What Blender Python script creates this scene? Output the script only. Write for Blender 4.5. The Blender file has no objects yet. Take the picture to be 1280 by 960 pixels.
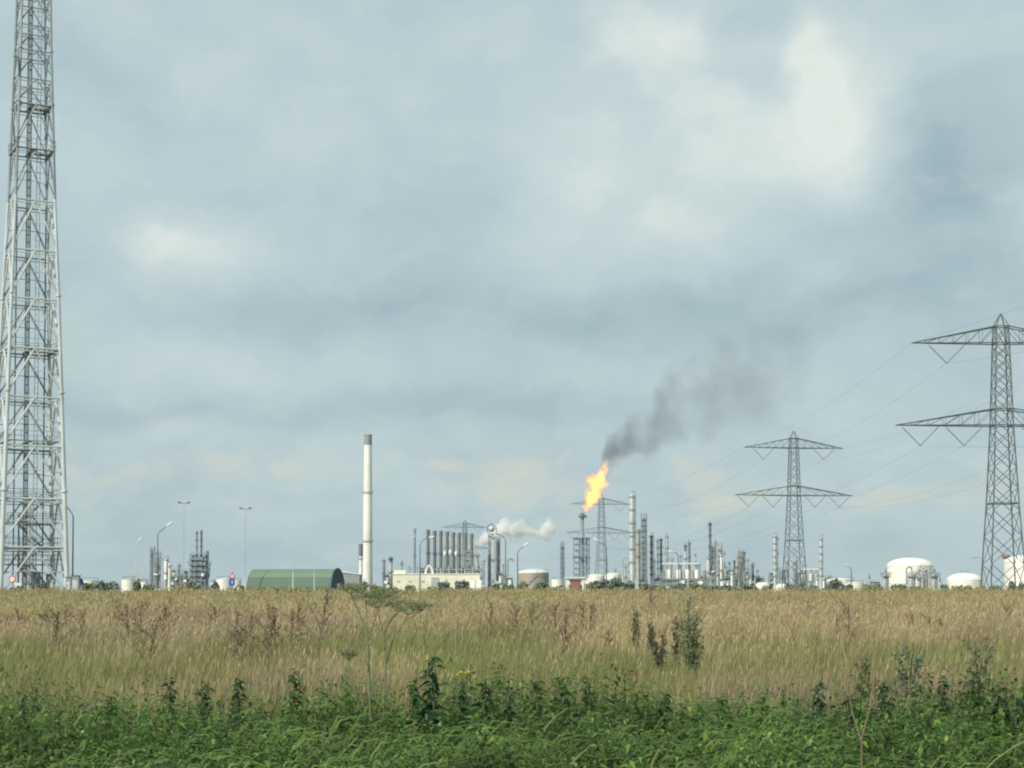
import bpy, math, random
import numpy as np
from mathutils import Vector, Matrix
random.seed(7); rng = np.random.default_rng(7)
sc = bpy.context.scene
COL = sc.collection
EYE = 2.0; F = 2000.0; HY = 738.0; G = 0.9
def X(px, d): return (px-640)/F*d
def Z(py, d): return EYE+(HY-py)/F*d

# ------------------------------------------------------------------ terrain
def smooth(a, b, t):
    t = np.clip((np.asarray(t, float)-a)/(b-a), 0, 1); return t*t*(3-2*t)
def terrain(x, y):
    y = np.asarray(y, float); x = np.asarray(x, float)
    z = 1.16*smooth(8, 118, y)**0.9 - 0.26*smooth(125, 165, y)
    return z+0.04*np.sin(x*0.21+1.3)*np.sin(y*0.13)*smooth(12, 30, y)*(1-smooth(100, 150, y))

# ------------------------------------------------------------------ mesh helpers
class MB:
    def __init__(s): s.v = []; s.f = []
    def add(s, vs, fs):
        o = len(s.v); s.v += [tuple(v) for v in vs]; s.f += [tuple(i+o for i in f) for f in fs]; return s
    def tube(s, p0, p1, r0, r1=None, n=6, cap=True):
        r1 = r0 if r1 is None else r1
        p0 = Vector(p0); p1 = Vector(p1); d = p1-p0
        if d.length < 1e-6: return s
        d.normalize(); a = d.orthogonal().normalized() if abs(d.z) < .99 else Vector((1, 0, 0)); b = d.cross(a)
        vs = []
        off = math.pi/4 if n == 4 else 0
        for p, r in ((p0, r0), (p1, r1)):
            for i in range(n):
                t = 2*math.pi*i/n+off; vs.append(p+a*math.cos(t)*r+b*math.sin(t)*r)
        fs = [(i, (i+1) % n, n+(i+1) % n, n+i) for i in range(n)]
        if cap: fs += [tuple(range(n-1, -1, -1)), tuple(range(n, 2*n))]
        return s.add(vs, fs)
    def path(s, pts, r, n=6):
        rs = r if isinstance(r, (list, tuple)) else [r]*len(pts)
        for i in range(len(pts)-1): s.tube(pts[i], pts[i+1], rs[i], rs[i+1], n)
        return s
    def box(s, c, size, rz=0):
        cx, cy, cz = c; sx, sy, sz = (q/2 for q in size); co, si = math.cos(rz), math.sin(rz)
        vs = []
        for dz in (-sz, sz):
            for dx, dy in ((-sx, -sy), (sx, -sy), (sx, sy), (-sx, sy)):
                vs.append((cx+dx*co-dy*si, cy+dx*si+dy*co, cz+dz))
        return s.add(vs, [(3, 2, 1, 0), (4, 5, 6, 7), (0, 1, 5, 4), (1, 2, 6, 5), (2, 3, 7, 6), (3, 0, 4, 7)])
    def lathe(s, prof, n=20, c=(0, 0, 0)):
        vs = []
        for r, z in prof:
            for i in range(n):
                t = 2*math.pi*i/n; vs.append((c[0]+r*math.cos(t), c[1]+r*math.sin(t), c[2]+z))
        fs = []
        for k in range(len(prof)-1):
            for i in range(n):
                j = (i+1) % n; fs.append((k*n+i, k*n+j, (k+1)*n+j, (k+1)*n+i))
        fs += [tuple(range(n-1, -1, -1)), tuple((len(prof)-1)*n+i for i in range(n))]
        return s.add(vs, fs)
    def ring(s, r, z, t=.05, n=16, c=(0, 0)):
        pts = [(c[0]+r*math.cos(2*math.pi*i/n), c[1]+r*math.sin(2*math.pi*i/n), z) for i in range(n+1)]
        return s.path(pts, t, 4)
    def build(s, name, mat, parent=None, smooth_=False):
        me = bpy.data.meshes.new(name); me.from_pydata([tuple(v) for v in s.v], [], s.f); me.materials.append(mat)
        if smooth_:
            for p in me.polygons: p.use_smooth = True
            try: me.set_sharp_from_angle(angle=math.radians(45))
            except Exception: pass
        o = bpy.data.objects.new(name, me); COL.objects.link(o)
        if parent is not None: o.parent = parent
        return o
def arrays_mesh(name, V, T, colr, mat):
    me = bpy.data.meshes.new(name); V = np.asarray(V, np.float32); T = np.asarray(T, np.int32)
    me.vertices.add(len(V)); me.vertices.foreach_set('co', V.ravel())
    me.loops.add(T.size); me.loops.foreach_set('vertex_index', T.ravel())
    me.polygons.add(len(T)); me.polygons.foreach_set('loop_start', np.arange(0, T.size, 3, dtype=np.int32))
    me.update(calc_edges=True)
    a = me.color_attributes.new('tint', 'FLOAT_COLOR', 'POINT')
    c = np.ones((len(V), 4), np.float32); c[:, :3] = colr; a.data.foreach_set('color', c.ravel())
    me.materials.append(mat)
    o = bpy.data.objects.new(name, me); COL.objects.link(o); return o
def tag(o, label, cat, group=None, kind='thing'):
    if label: o['label'] = label
    if cat: o['category'] = cat
    if group: o['group'] = group
    if kind: o['kind'] = kind
    return o
def thing(name, label, cat, loc, rz=0, group=None):
    o = bpy.data.objects.new(name, None); COL.objects.link(o); o.location = loc; o.rotation_euler = (0, 0, rz)
    o.empty_display_size = .5
    return tag(o, label, cat, group)

# ------------------------------------------------------------------ materials
def new_mat(name):
    m = bpy.data.materials.new(name); m.use_nodes = True; nt = m.node_tree
    b = nt.nodes.get('Principled BSDF'); return m, nt, b
def paint(name, rgb, rough=.6, metal=0., var=.18, scale=.5, streak=True, dirt=(.18, .15, .12), dirt_amt=.25):
    m, nt, b = new_mat(name); N = nt.nodes; L = nt.links
    tc = N.new('ShaderNodeTexCoord'); mp = N.new('ShaderNodeMapping'); L.new(tc.outputs['Object'], mp.inputs[0])
    if streak: mp.inputs['Scale'].default_value = (1, 1, .12)
    n1 = N.new('ShaderNodeTexNoise'); n1.inputs['Scale'].default_value = scale*2; n1.inputs['Detail'].default_value = 5
    L.new(mp.outputs[0], n1.inputs['Vector'])
    n2 = N.new('ShaderNodeTexNoise'); n2.inputs['Scale'].default_value = scale*.35; n2.inputs['Detail'].default_value = 3
    L.new(tc.outputs['Object'], n2.inputs['Vector'])
    r = N.new('ShaderNodeMapRange'); r.inputs['From Min'].default_value = .45; r.inputs['From Max'].default_value = .8
    r.inputs['To Max'].default_value = dirt_amt; L.new(n1.outputs['Fac'], r.inputs['Value'])
    mx = N.new('ShaderNodeMix'); mx.data_type = 'RGBA'; mx.inputs['A'].default_value = (*rgb, 1); mx.inputs['B'].default_value = (*dirt, 1)
    L.new(r.outputs[0], mx.inputs['Factor'])
    r2 = N.new('ShaderNodeMapRange'); r2.inputs['From Min'].default_value = .3; r2.inputs['From Max'].default_value = .7
    r2.inputs['To Min'].default_value = 1-var; r2.inputs['To Max'].default_value = 1+var*.6; L.new(n2.outputs['Fac'], r2.inputs['Value'])
    h = N.new('ShaderNodeHueSaturation'); L.new(mx.outputs['Result'], h.inputs['Color']); L.new(r2.outputs[0], h.inputs['Value'])
    L.new(h.outputs[0], b.inputs['Base Color']); b.inputs['Roughness'].default_value = rough; b.inputs['Metallic'].default_value = metal
    return m
def leafmat(name, trans=.35, rough=.6):
    m, nt, b = new_mat(name); N = nt.nodes; L = nt.links
    a = N.new('ShaderNodeAttribute'); a.attribute_name = 'tint'
    L.new(a.outputs['Color'], b.inputs['Base Color']); b.inputs['Roughness'].default_value = rough
    b.inputs['Specular IOR Level'].default_value = .25
    t = N.new('ShaderNodeBsdfTranslucent'); L.new(a.outputs['Color'], t.inputs[0])
    ms = N.new('ShaderNodeMixShader'); ms.inputs[0].default_value = trans
    L.new(b.outputs[0], ms.inputs[1]); L.new(t.outputs[0], ms.inputs[2]); L.new(ms.outputs[0], N['Material Output'].inputs[0])
    return m
M = dict(
 galv=paint('pale_galvanised_steel', (.62, .66, .66), .55, .0, scale=.8),
 galvdark=paint('dull_galvanised_steel', (.13, .155, .165), .6, scale=.8),
 galvmid=paint('weathered_steel', (.31, .355, .365), .6, scale=.8),
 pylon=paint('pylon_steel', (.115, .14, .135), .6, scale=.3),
 pylonfar=paint('hazed_far_pylon_steel', (.17, .205, .215), .6, scale=.2),  # same steel as the near pylon, paler to carry distance haze
 wire=paint('conductor_aluminium', (.16, .19, .20), .6, var=.02, dirt_amt=0),
 insul=paint('insulator_glass', (.12, .13, .13), .4),
 white=paint('white_tank_paint', (.90, .88, .80), .5, scale=.5, dirt=(.45, .40, .32), dirt_amt=.35, var=.06),
 cream=paint('cream_cladding', (.90, .87, .72), .6, scale=.15, dirt_amt=.2),
 chim=paint('chimney_concrete', (.84, .85, .78), .7, scale=.12, dirt_amt=.22, dirt=(.35, .33, .28)),
 chimtop=paint('chimney_cap_grey', (.33, .36, .36), .7, scale=.2),
 bluegrey=paint('hazed_blue_grey_steelwork', (.25, .31, .36), .6, scale=.4, dirt=(.55, .58, .58), dirt_amt=.7, streak=False),  # base colour lifted towards blue grey, aerial haze painted in
 slate=paint('hazed_dark_steelwork', (.14, .175, .20), .6, scale=.3, dirt=(.38, .42, .44), dirt_amt=.55, streak=False),  # dark steel raised and blued so it looks hazy far off
 silver=paint('insulated_vessel_cladding', (.60, .64, .63), .5, .1, scale=.4, dirt=(.24, .27, .28), dirt_amt=.7, streak=False),
 vessel=paint('pale_vessel_paint', (.46, .51, .50), .6, scale=.4, dirt=(.24, .27, .27), dirt_amt=.7, streak=False),
 beige=paint('beige_vessel_paint', (.47, .45, .41), .7, scale=.15),
 tankwall=paint('aged_tank_wall', (.40, .38, .32), .7, scale=.08, dirt_amt=.3),
 greenlt=paint('green_sheet_roof', (.16, .245, .17), .6, scale=.08),
 greendk=paint('green_sheet_wall', (.065, .13, .085), .6, scale=.08),
 stackgrey=paint('hazed_stack_grey_steel', (.145, .17, .185), .6, scale=.3, dirt=(.4, .43, .44), dirt_amt=.4),  # dark stacks, with distance haze mixed into the grey
 navy=paint('navy_cladding', (.035, .06, .11), .6, scale=.1),
 greywall=paint('grey_wall', (.33, .35, .35), .7, scale=.1),
 brown=paint('rusty_brown_steel', (.31, .26, .23), .7, scale=.2),
 red=paint('hazed_red_paint', (.32, .14, .13), .6),  # door red dulled and greyed, haze included in the colour
 blue=paint('sign_blue', (.03, .12, .42), .4, dirt_amt=.05),
 signred=paint('sign_red', (.6, .05, .05), .4, dirt_amt=.05),
 signwhite=paint('sign_white', (.8, .8, .8), .4, dirt_amt=.05),
 dark=paint('dark_opening', (.03, .035, .04), .8),
 lampwhite=paint('lamp_housing_white', (.8, .83, .84), .35, dirt_amt=.05),
)
LEAF = leafmat('foliage'); STRAW = leafmat('dry_grass', .3, .8)

# ------------------------------------------------------------------ camera, light, world
cam = bpy.data.cameras.new('camera'); co = bpy.data.objects.new('camera', cam); COL.objects.link(co)
co.location = (0, 0, EYE); PITCH = math.radians(2); co.rotation_euler = (math.radians(90)+PITCH, 0, 0)
cam.sensor_width = 36; cam.lens = F/1280*36; cam.shift_y = (HY-480-F*math.tan(PITCH))/1280
cam.clip_start = .1; cam.clip_end = 20000
sc.camera = co
SAZ, SEL = math.radians(222), math.radians(36)
sun = bpy.data.lights.new('sun', 'SUN'); so = bpy.data.objects.new('sun', sun); COL.objects.link(so)
sun.energy = 3.7; sun.angle = math.radians(.6); sun.color = (1, .94, .82)
sd = Vector((math.sin(SAZ)*math.cos(SEL), math.cos(SAZ)*math.cos(SEL), math.sin(SEL)))
so.rotation_euler = sd.to_track_quat('Z', 'Y').to_euler(); so.location = sd*100

def srgb(r, g, b):
    f = lambda c: (c/255/12.92 if c/255 <= .04045 else ((c/255+.055)/1.055)**2.4)
    return (f(r), f(g), f(b))
W = bpy.data.worlds.new('World'); sc.world = W; W.use_nodes = True
nt = W.node_tree; N = nt.nodes; L = nt.links; N.clear()
out = N.new('ShaderNodeOutputWorld'); bg = N.new('ShaderNodeBackground'); bg2 = N.new('ShaderNodeBackground')
sky = N.new('ShaderNodeTexSky'); sky.sky_type = 'NISHITA'; sky.sun_disc = False; sky.sun_elevation = SEL; sky.sun_rotation = SAZ
sky.air_density = 1.2; sky.dust_density = 2.5
L.new(sky.outputs[0], bg.inputs[0]); bg.inputs[1].default_value = .1
tc = N.new('ShaderNodeTexCoord')
def math_(op, a, b=None, c=None, clamp=False):
    n = N.new('ShaderNodeMath'); n.operation = op; n.use_clamp = clamp
    for i, q in enumerate((a, b, c)):
        if q is None: continue
        if isinstance(q, (int, float)): n.inputs[i].default_value = q
        else: L.new(q, n.inputs[i])
    return n.outputs[0]
sep = N.new('ShaderNodeSeparateXYZ'); L.new(tc.outputs['Generated'], sep.inputs[0])
az = math_('ARCTAN2', sep.outputs[0], sep.outputs[1])
hor = math_('SQRT', math_('ADD', math_('MULTIPLY', sep.outputs[0], sep.outputs[0]), math_('MULTIPLY', sep.outputs[1], sep.outputs[1])))
el = math_('ARCTAN2', sep.outputs[2], hor)
# sky angles in degrees: azimuth from +Y, elevation
K = 180/math.pi
comb = N.new('ShaderNodeCombineXYZ'); L.new(math_('MULTIPLY', az, K), comb.inputs[0]); L.new(math_('MULTIPLY', el, K), comb.inputs[1])
ang = comb.outputs[0]
def noise(vec, scale, detail, stretch=(1, 1, 1), off=(0, 0, 0), rough=.55, dist=0., colour=False):
    mp = N.new('ShaderNodeMapping'); mp.inputs['Scale'].default_value = stretch; mp.inputs['Location'].default_value = off
    L.new(vec, mp.inputs[0]); n = N.new('ShaderNodeTexNoise'); n.inputs['Scale'].default_value = scale
    n.inputs['Detail'].default_value = detail; n.inputs['Roughness'].default_value = rough; n.inputs['Distortion'].default_value = dist
    L.new(mp.outputs[0], n.inputs['Vector']); return n.outputs['Color' if colour else 'Fac']
wn = noise(ang, .22, 4, off=(3.1, 7.7, 2), colour=True)
vm = N.new('ShaderNodeVectorMath'); vm.operation = 'SUBTRACT'; L.new(wn, vm.inputs[0]); vm.inputs[1].default_value = (.5, .5, .5)
vs_ = N.new('ShaderNodeVectorMath'); vs_.operation = 'MULTIPLY'; L.new(vm.outputs[0], vs_.inputs[0]); vs_.inputs[1].default_value = (3.4, 2.6, 0)
va = N.new('ShaderNodeVectorMath'); L.new(ang, va.inputs[0]); L.new(vs_.outputs[0], va.inputs[1]); wang = va.outputs[0]
def blob(px, py, rx, ry, amp, vec=None):
    a0 = math.atan2(px-640, F)*K; e0 = math.atan2((HY-py), math.hypot(F, px-640))*K; k = K/F
    s = N.new('ShaderNodeVectorMath'); s.operation = 'SUBTRACT'; L.new(vec or wang, s.inputs[0]); s.inputs[1].default_value = (a0, e0, 0)
    m = N.new('ShaderNodeVectorMath'); m.operation = 'MULTIPLY'; L.new(s.outputs[0], m.inputs[0]); m.inputs[1].default_value = (1/(rx*k), 1/(ry*k), 0)
    d = N.new('ShaderNodeVectorMath'); d.operation = 'DOT_PRODUCT'; L.new(m.outputs[0], d.inputs[0]); L.new(m.outputs[0], d.inputs[1])
    return math_('MULTIPLY', math_('EXPONENT', math_('MULTIPLY', d.outputs['Value'], -1.0)), amp)
BL = [  # cloud masses: where in the sky, how wide and high, lighter or darker
 (1020, 68, 32, 60, .27), (1045, 155, 82, 95, .32), (812, 30, 100, 46, .28), (840, 285, 65, 32, .17), (735, 215, 75, 60, .15), (920, 140, 110, 80, .14), (1170, 40, 120, 50, .12), (860, 200, 220, 150, .11),
 (225, 300, 75, 48, .23), (190, 285, 40, 35, .08), (300, 340, 90, 40, .10), (90, 190, 60, 45, .10), (440, 130, 180, 90, .06), (200, 60, 200, 60, .06), (540, 40, 120, 50, .05), (178, 450, 110, 35, .06), (430, 455, 220, 28, .06),
 (1165, 290, 70, 20, .06), (211, 533, 30, 22, .10), (560, 540, 120, 14, .04),
 (940, 12, 45, 15, -.10), (966, 98, 30, 30, -.14), (1190, 215, 75, 85, -.27), (1060, 278, 70, 30, -.12), (690, 50, 35, 60, -.08), (620, 210, 70, 60, -.07), (90, 90, 50, 60, -.06),
 (820, 390, 260, 42, -.17), (1120, 370, 190, 45, -.14), (400, 375, 200, 34, -.11), (520, 320, 100, 50, -.07), (200, 520, 200, 15, -.13), (560, 500, 220, 20, -.12), (330, 410, 160, 24, -.05), (110, 660, 250, 40, -.04), (1000, 520, 200, 40, -.05), (500, 690, 700, 40, -.04),
]
WB = [(200, 590, 130, 20, .55), (60, 600, 80, 22, .4), (380, 580, 90, 20, .4), (548, 574, 34, 9, .9), (215, 530, 40, 14, .5), (650, 575, 60, 22, .55), (690, 625, 75, 35, .55), (590, 600, 90, 30, .3),
      (870, 590, 38, 24, .7), (900, 625, 45, 20, .7), (1180, 615, 110, 22, .6), (1070, 620, 60, 20, .3), (330, 630, 200, 14, .3), (1040, 130, 80, 100, .25), (834, 285, 70, 30, .3)]
acc = None
for b_ in BL:
    o = blob(*b_); acc = o if acc is None else math_('ADD', acc, o)
wacc = None
for b_ in WB:
    o = blob(*b_); wacc = o if wacc is None else math_('ADD', wacc, o)
n_big = noise(wang, .10, 6, (1, 1.5, 1), (11, 5, 0), .5)
n_mid = noise(wang, .30, 6, (1, 1.7, 1), (1, 25, 0), .5)
n_fin = noise(wang, 1.0, 4, (1, 1.8, 1), (31, 2, 0), .5)
acc = math_('MULTIPLY', acc, 1.06)
acc = math_('ADD', acc, math_('MULTIPLY', math_('SUBTRACT', n_big, .5), .30))
acc = math_('ADD', acc, math_('MULTIPLY', math_('SUBTRACT', n_mid, .5), .29))
acc = math_('ADD', acc, math_('MULTIPLY', math_('SUBTRACT', n_fin, .5), .07))
Lv = math_('ADD', acc, .515)
puff = N.new('ShaderNodeMapRange'); puff.interpolation_type = 'SMOOTHSTEP'; puff.inputs['From Min'].default_value = .55; puff.inputs['From Max'].default_value = .95
L.new(math_('ADD', Lv, math_('MULTIPLY', math_('SUBTRACT', noise(wang, .55, 6, (1, 1.4, 1), (5, 55, 0), .55), .5), .7)), puff.inputs['Value']); puff.inputs['To Max'].default_value = .10
Lv = math_('ADD', Lv, math_('SUBTRACT', puff.outputs[0], .03))
rp = N.new('ShaderNodeValToRGB'); L.new(Lv, rp.inputs[0]); cr = rp.color_ramp
stops = [(0, (140, 161, 170)), (.25, (163, 185, 193)), (.5, (188, 208, 212)), (.75, (207, 222, 221)), (1, (230, 238, 231))]
cr.elements[0].position = 0; cr.elements[1].position = 1
for i, (p, c) in enumerate(stops):
    e = cr.elements[0] if i == 0 else (cr.elements[-1] if i == len(stops)-1 else cr.elements.new(p))
    e.color = (*srgb(*c), 1)
wm = N.new('ShaderNodeMix'); wm.data_type = 'RGBA'; wr = N.new('ShaderNodeMapRange'); wr.interpolation_type = 'SMOOTHSTEP'; wr.inputs['From Min'].default_value = .12; wr.inputs['From Max'].default_value = .95; wr.inputs['To Max'].default_value = .72
L.new(math_('ADD', wacc, math_('ADD', math_('MULTIPLY', math_('SUBTRACT', n_mid, .5), 1.3), math_('MULTIPLY', math_('SUBTRACT', n_fin, .5), .9))), wr.inputs['Value']); L.new(wr.outputs[0], wm.inputs['Factor'])
L.new(rp.outputs[0], wm.inputs['A']); wm.inputs['B'].default_value = (*srgb(210, 214, 203), 1)
L.new(wm.outputs['Result'], bg2.inputs[0]); bg2.inputs[1].default_value = 1.0
ms = N.new('ShaderNodeMixShader'); ms.inputs[0].default_value = .93
L.new(bg.outputs[0], ms.inputs[1]); L.new(bg2.outputs[0], ms.inputs[2]); L.new(ms.outputs[0], out.inputs[0])
sc.view_settings.view_transform = 'Standard'; sc.view_settings.look = 'None'; sc.view_settings.exposure = 0
sc.cycles.use_denoising = True
sc.cycles.filter_width = 2.1
sc.cycles.volume_bounces = 12; sc.cycles.volume_step_rate = .35; sc.cycles.max_bounces = 14; sc.cycles.diffuse_bounces = 3; sc.cycles.glossy_bounces = 2; sc.cycles.transmission_bounces = 3; sc.cycles.transparent_max_bounces = 16
try: W.cycles.sampling_method = 'MANUAL'; W.cycles.sample_map_resolution = 512
except Exception: pass

# ------------------------------------------------------------------ ground
def vnoise(x, y, s, seed=0):
    x = np.asarray(x)/s+seed*17.3; y = np.asarray(y)/s+seed*9.1
    xi = np.floor(x).astype(int); yi = np.floor(y).astype(int); fx = x-xi; fy = y-yi
    def h(a, b):
        t = np.sin(a*127.1+b*311.7+seed*74.7)*43758.5453; return t-np.floor(t)
    fx = fx*fx*(3-2*fx); fy = fy*fy*(3-2*fy)
    return (h(xi, yi)*(1-fx)+h(xi+1, yi)*fx)*(1-fy)+(h(xi, yi+1)*(1-fx)+h(xi+1, yi+1)*fx)*fy
def ground():
    ys = np.concatenate([np.linspace(-60, 0, 7), np.linspace(3, 170, 90), np.array([200, 260, 350, 500, 800, 1300, 2500, 5000, 9000])])
    xs = np.concatenate([np.array([-9000, -4000, -1500, -600, -250]), np.linspace(-120, 120, 61), np.array([250, 600, 1500, 4000, 9000])])
    XX, YY = np.meshgrid(xs, ys); ZZ = terrain(XX, YY)
    mb = MB(); mb.v = list(map(tuple, np.stack([XX.ravel(), YY.ravel(), ZZ.ravel()], 1).tolist())); nx = len(xs)
    mb.f = [(j*nx+i, j*nx+i+1, (j+1)*nx+i+1, (j+1)*nx+i) for j in range(len(ys)-1) for i in range(nx-1)]
    m, nt, b = new_mat('field_soil'); N = nt.nodes; L = nt.links
    t = N.new('ShaderNodeTexCoord'); n = N.new('ShaderNodeTexNoise'); n.inputs['Scale'].default_value = .6; n.inputs['Detail'].default_value = 8
    L.new(t.outputs['Object'], n.inputs['Vector']); r = N.new('ShaderNodeValToRGB'); L.new(n.outputs['Fac'], r.inputs[0])
    r.color_ramp.elements[0].position = .35; r.color_ramp.elements[0].color = (.07, .09, .03, 1)
    r.color_ramp.elements[1].position = .65; r.color_ramp.elements[1].color = (.17, .14, .075, 1)
    L.new(r.outputs[0], b.inputs['Base Color']); b.inputs['Roughness'].default_value = 1
    o = mb.build('ground', m, smooth_=True); o['kind'] = 'structure'
ground()

# ------------------------------------------------------------------ dry grass field
def grass():
    n = 560000
    # stalk spacing widens with distance so that each is about a pixel wide where it stands
    u = rng.random(n); a, b, p = 13.5, 124., .62
    y = ((b**p-a**p)*u+a**p)**(1/p)
    x = (rng.random(n)*2-1)*(y*.335+4)
    z = terrain(x, y)
    g = vnoise(x, y, 7, 1)*.45+vnoise(x, y, 2.4, 2)*.35+vnoise(x, y, .7, 3)*.2
    band = np.interp(y*(1+.45*(vnoise(x, y*.5, 3.5, 14)-.5)+.3*(vnoise(x, y*.3, 1.2, 15)-.5)), [13, 17, 20, 23, 28, 36, 48, 70, 124], [.46, .42, .50, .86, .96, .76, .46, .48, .72])
    gr = 1/(1+np.exp(-(g-1+band)*9)); isg = rng.random(n) < gr
    hv = vnoise(x, y, 3.1, 5)
    H = np.where(isg, .62, .82)*(.70+.5*rng.random(n))*(.70+.34*hv+.26*vnoise(x, y, 1.1, 51))
    H = H*np.where(rng.random(n) < .025, 1.28, 1.)
    w = np.maximum(.003, y*.00019)*np.where(isg, 1.3, .8)*(.7+.6*rng.random(n))
    ca = rng.random(n)*np.pi; dx, dy = np.cos(ca), np.sin(ca)*.6
    la = rng.normal(.35, .9, n); ll = np.abs(rng.normal(.16, .14, n))*H
    bx, by = np.cos(la)*ll, np.sin(la)*ll*.7
    P0 = np.stack([x, y, z-.03], 1)
    P1 = P0+np.stack([bx*.25, by*.25, H*.55], 1); P2 = P0+np.stack([bx, by, H*np.where(isg, .93, 1.)], 1)
    S = np.stack([dx, dy, 0*dx], 1)*w[:, None]
    V = np.stack([P0-S*.6, P0+S*.6, P1-S, P1+S, P2], 1)
    base = np.arange(n)[:, None]*5
    T = (base[:, :, None]+np.array([[0, 1, 3], [0, 3, 2], [2, 3, 4]])[None]).reshape(-1, 3)
    tan = np.array([.50, .425, .245]); pink = np.array([.47, .385, .275]); ol = np.array([.31, .315, .14]); gn = np.array([.28, .30, .095])
    k = rng.random(n)[:, None]; hue = np.clip(vnoise(x, y, 5, 8)*1.6-.3, 0, 1)[:, None]
    cs = (tan*(1-hue)+pink*hue)*(1-k*.35)+ol*k*.35; cg = gn*(1-k)+ol*k; fo = (np.interp(y, [50, 85], [0, .5])*(.4+1.0*vnoise(x, y, 9, 71)))[:, None]; cs = cs*(1-fo)+ol*fo*1.1; nr = np.interp(y, [17, 26], [.80, 1.])[:, None]; cs = cs*nr; cg = cg*nr
    C = np.where(isg[:, None], cg, cs)*(.65+.6*rng.random(n))[:, None]*(.70+.34*vnoise(x, y, 1.6, 9)+.28*vnoise(x, y, .5, 10))[:, None]
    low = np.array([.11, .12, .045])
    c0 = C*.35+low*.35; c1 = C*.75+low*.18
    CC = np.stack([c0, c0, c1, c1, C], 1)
    # seed heads on straw stalks
    h = np.where(~isg & (rng.random(n) < .6))[0]; m = len(h)
    T2h = P2[h]; dv = np.stack([bx[h], by[h], H[h]*.9], 1); dv /= np.linalg.norm(dv, axis=1)[:, None]
    hl = (.06+.09*rng.random(m))[:, None]; hw = (w[h]*(1.3+1.3*rng.random(m)))[:, None]*np.stack([dx[h], dy[h], 0*dx[h]], 1)
    A = T2h-dv*hl*.7; B = T2h+dv*hl*.5; Mi = T2h-dv*hl*.2
    V2 = np.stack([A, Mi-hw, Mi+hw, B], 1); o = n*5
    Tt = (o+np.arange(m)[:, None, None]*4+np.array([[0, 2, 1], [1, 2, 3]])[None]).reshape(-1, 3)
    Ch = C[h]*np.array([1.12, 1.02, .95])
    V = np.concatenate([V.reshape(-1, 3), V2.reshape(-1, 3)]); Cc = np.concatenate([CC.reshape(-1, 3), np.repeat(Ch, 4, 0)])
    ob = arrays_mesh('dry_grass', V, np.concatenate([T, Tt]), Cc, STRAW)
    tag(ob, 'tall dry tan and olive grass covering the field up to the refinery', 'grass', kind='stuff')
grass()

# ------------------------------------------------------------------ nettles and other leafy plants
def leaf_tris(P, D, Wd, Ln, U):
    """pointed folded leaves: base P, direction D, side Wd (unit), length Ln, up U -> verts (n,6,3), tris"""
    n = len(P); Ln = Ln[:, None]
    a = P; m1 = P+D*Ln*.38-U*Ln*.03; t = P+D*Ln-U*Ln*.28
    l = m1-Wd*Ln*.21+U*Ln*.06; r = m1+Wd*Ln*.21+U*Ln*.06; m2 = P+D*Ln*.72-U*Ln*.13
    V = np.stack([a, l, r, m1, m2, t], 1)
    T0 = np.array([[0, 3, 1], [0, 2, 3], [1, 3, 4], [3, 2, 4], [1, 4, 5], [4, 2, 5]])
    T = (np.arange(n)[:, None, None]*6+T0[None]).reshape(-1, 3)
    return V.reshape(-1, 3), T
def unit(v): return v/np.maximum(np.linalg.norm(v, axis=1), 1e-6)[:, None]
def nettle_leaves(x, y, z, H, k, lsize, top_only=.75):
    n = len(x); lev = np.tile(np.arange(k), n); idx = np.repeat(np.arange(n), k); side = rng.random(n*k) < .5
    t = 1-(lev+rng.random(n*k)*.5)/k*top_only
    ph = (lev*math.pi/2)+np.where(side, 0, math.pi)+rng.normal(0, .4, n*k)
    P = np.stack([x[idx], y[idx], z[idx]+H[idx]*t], 1)
    dz = rng.normal(-.15, .45, n*k); D = unit(np.stack([np.cos(ph)+.25, np.sin(ph), dz], 1))
    Wd = unit(np.cross(D, np.tile([0, 0, 1.], (n*k, 1)))+rng.normal(0, .25, (n*k, 3))); U = unit(np.cross(Wd, D))
    U *= np.sign(U[:, 2:3]+1e-6)
    ln = lsize*(.55+.7*rng.random(n*k))*(.62+.5*np.clip((1-t)*3, 0, 1))
    V, T = leaf_tris(P, D, Wd, ln, U); return V, T, idx, t
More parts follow.
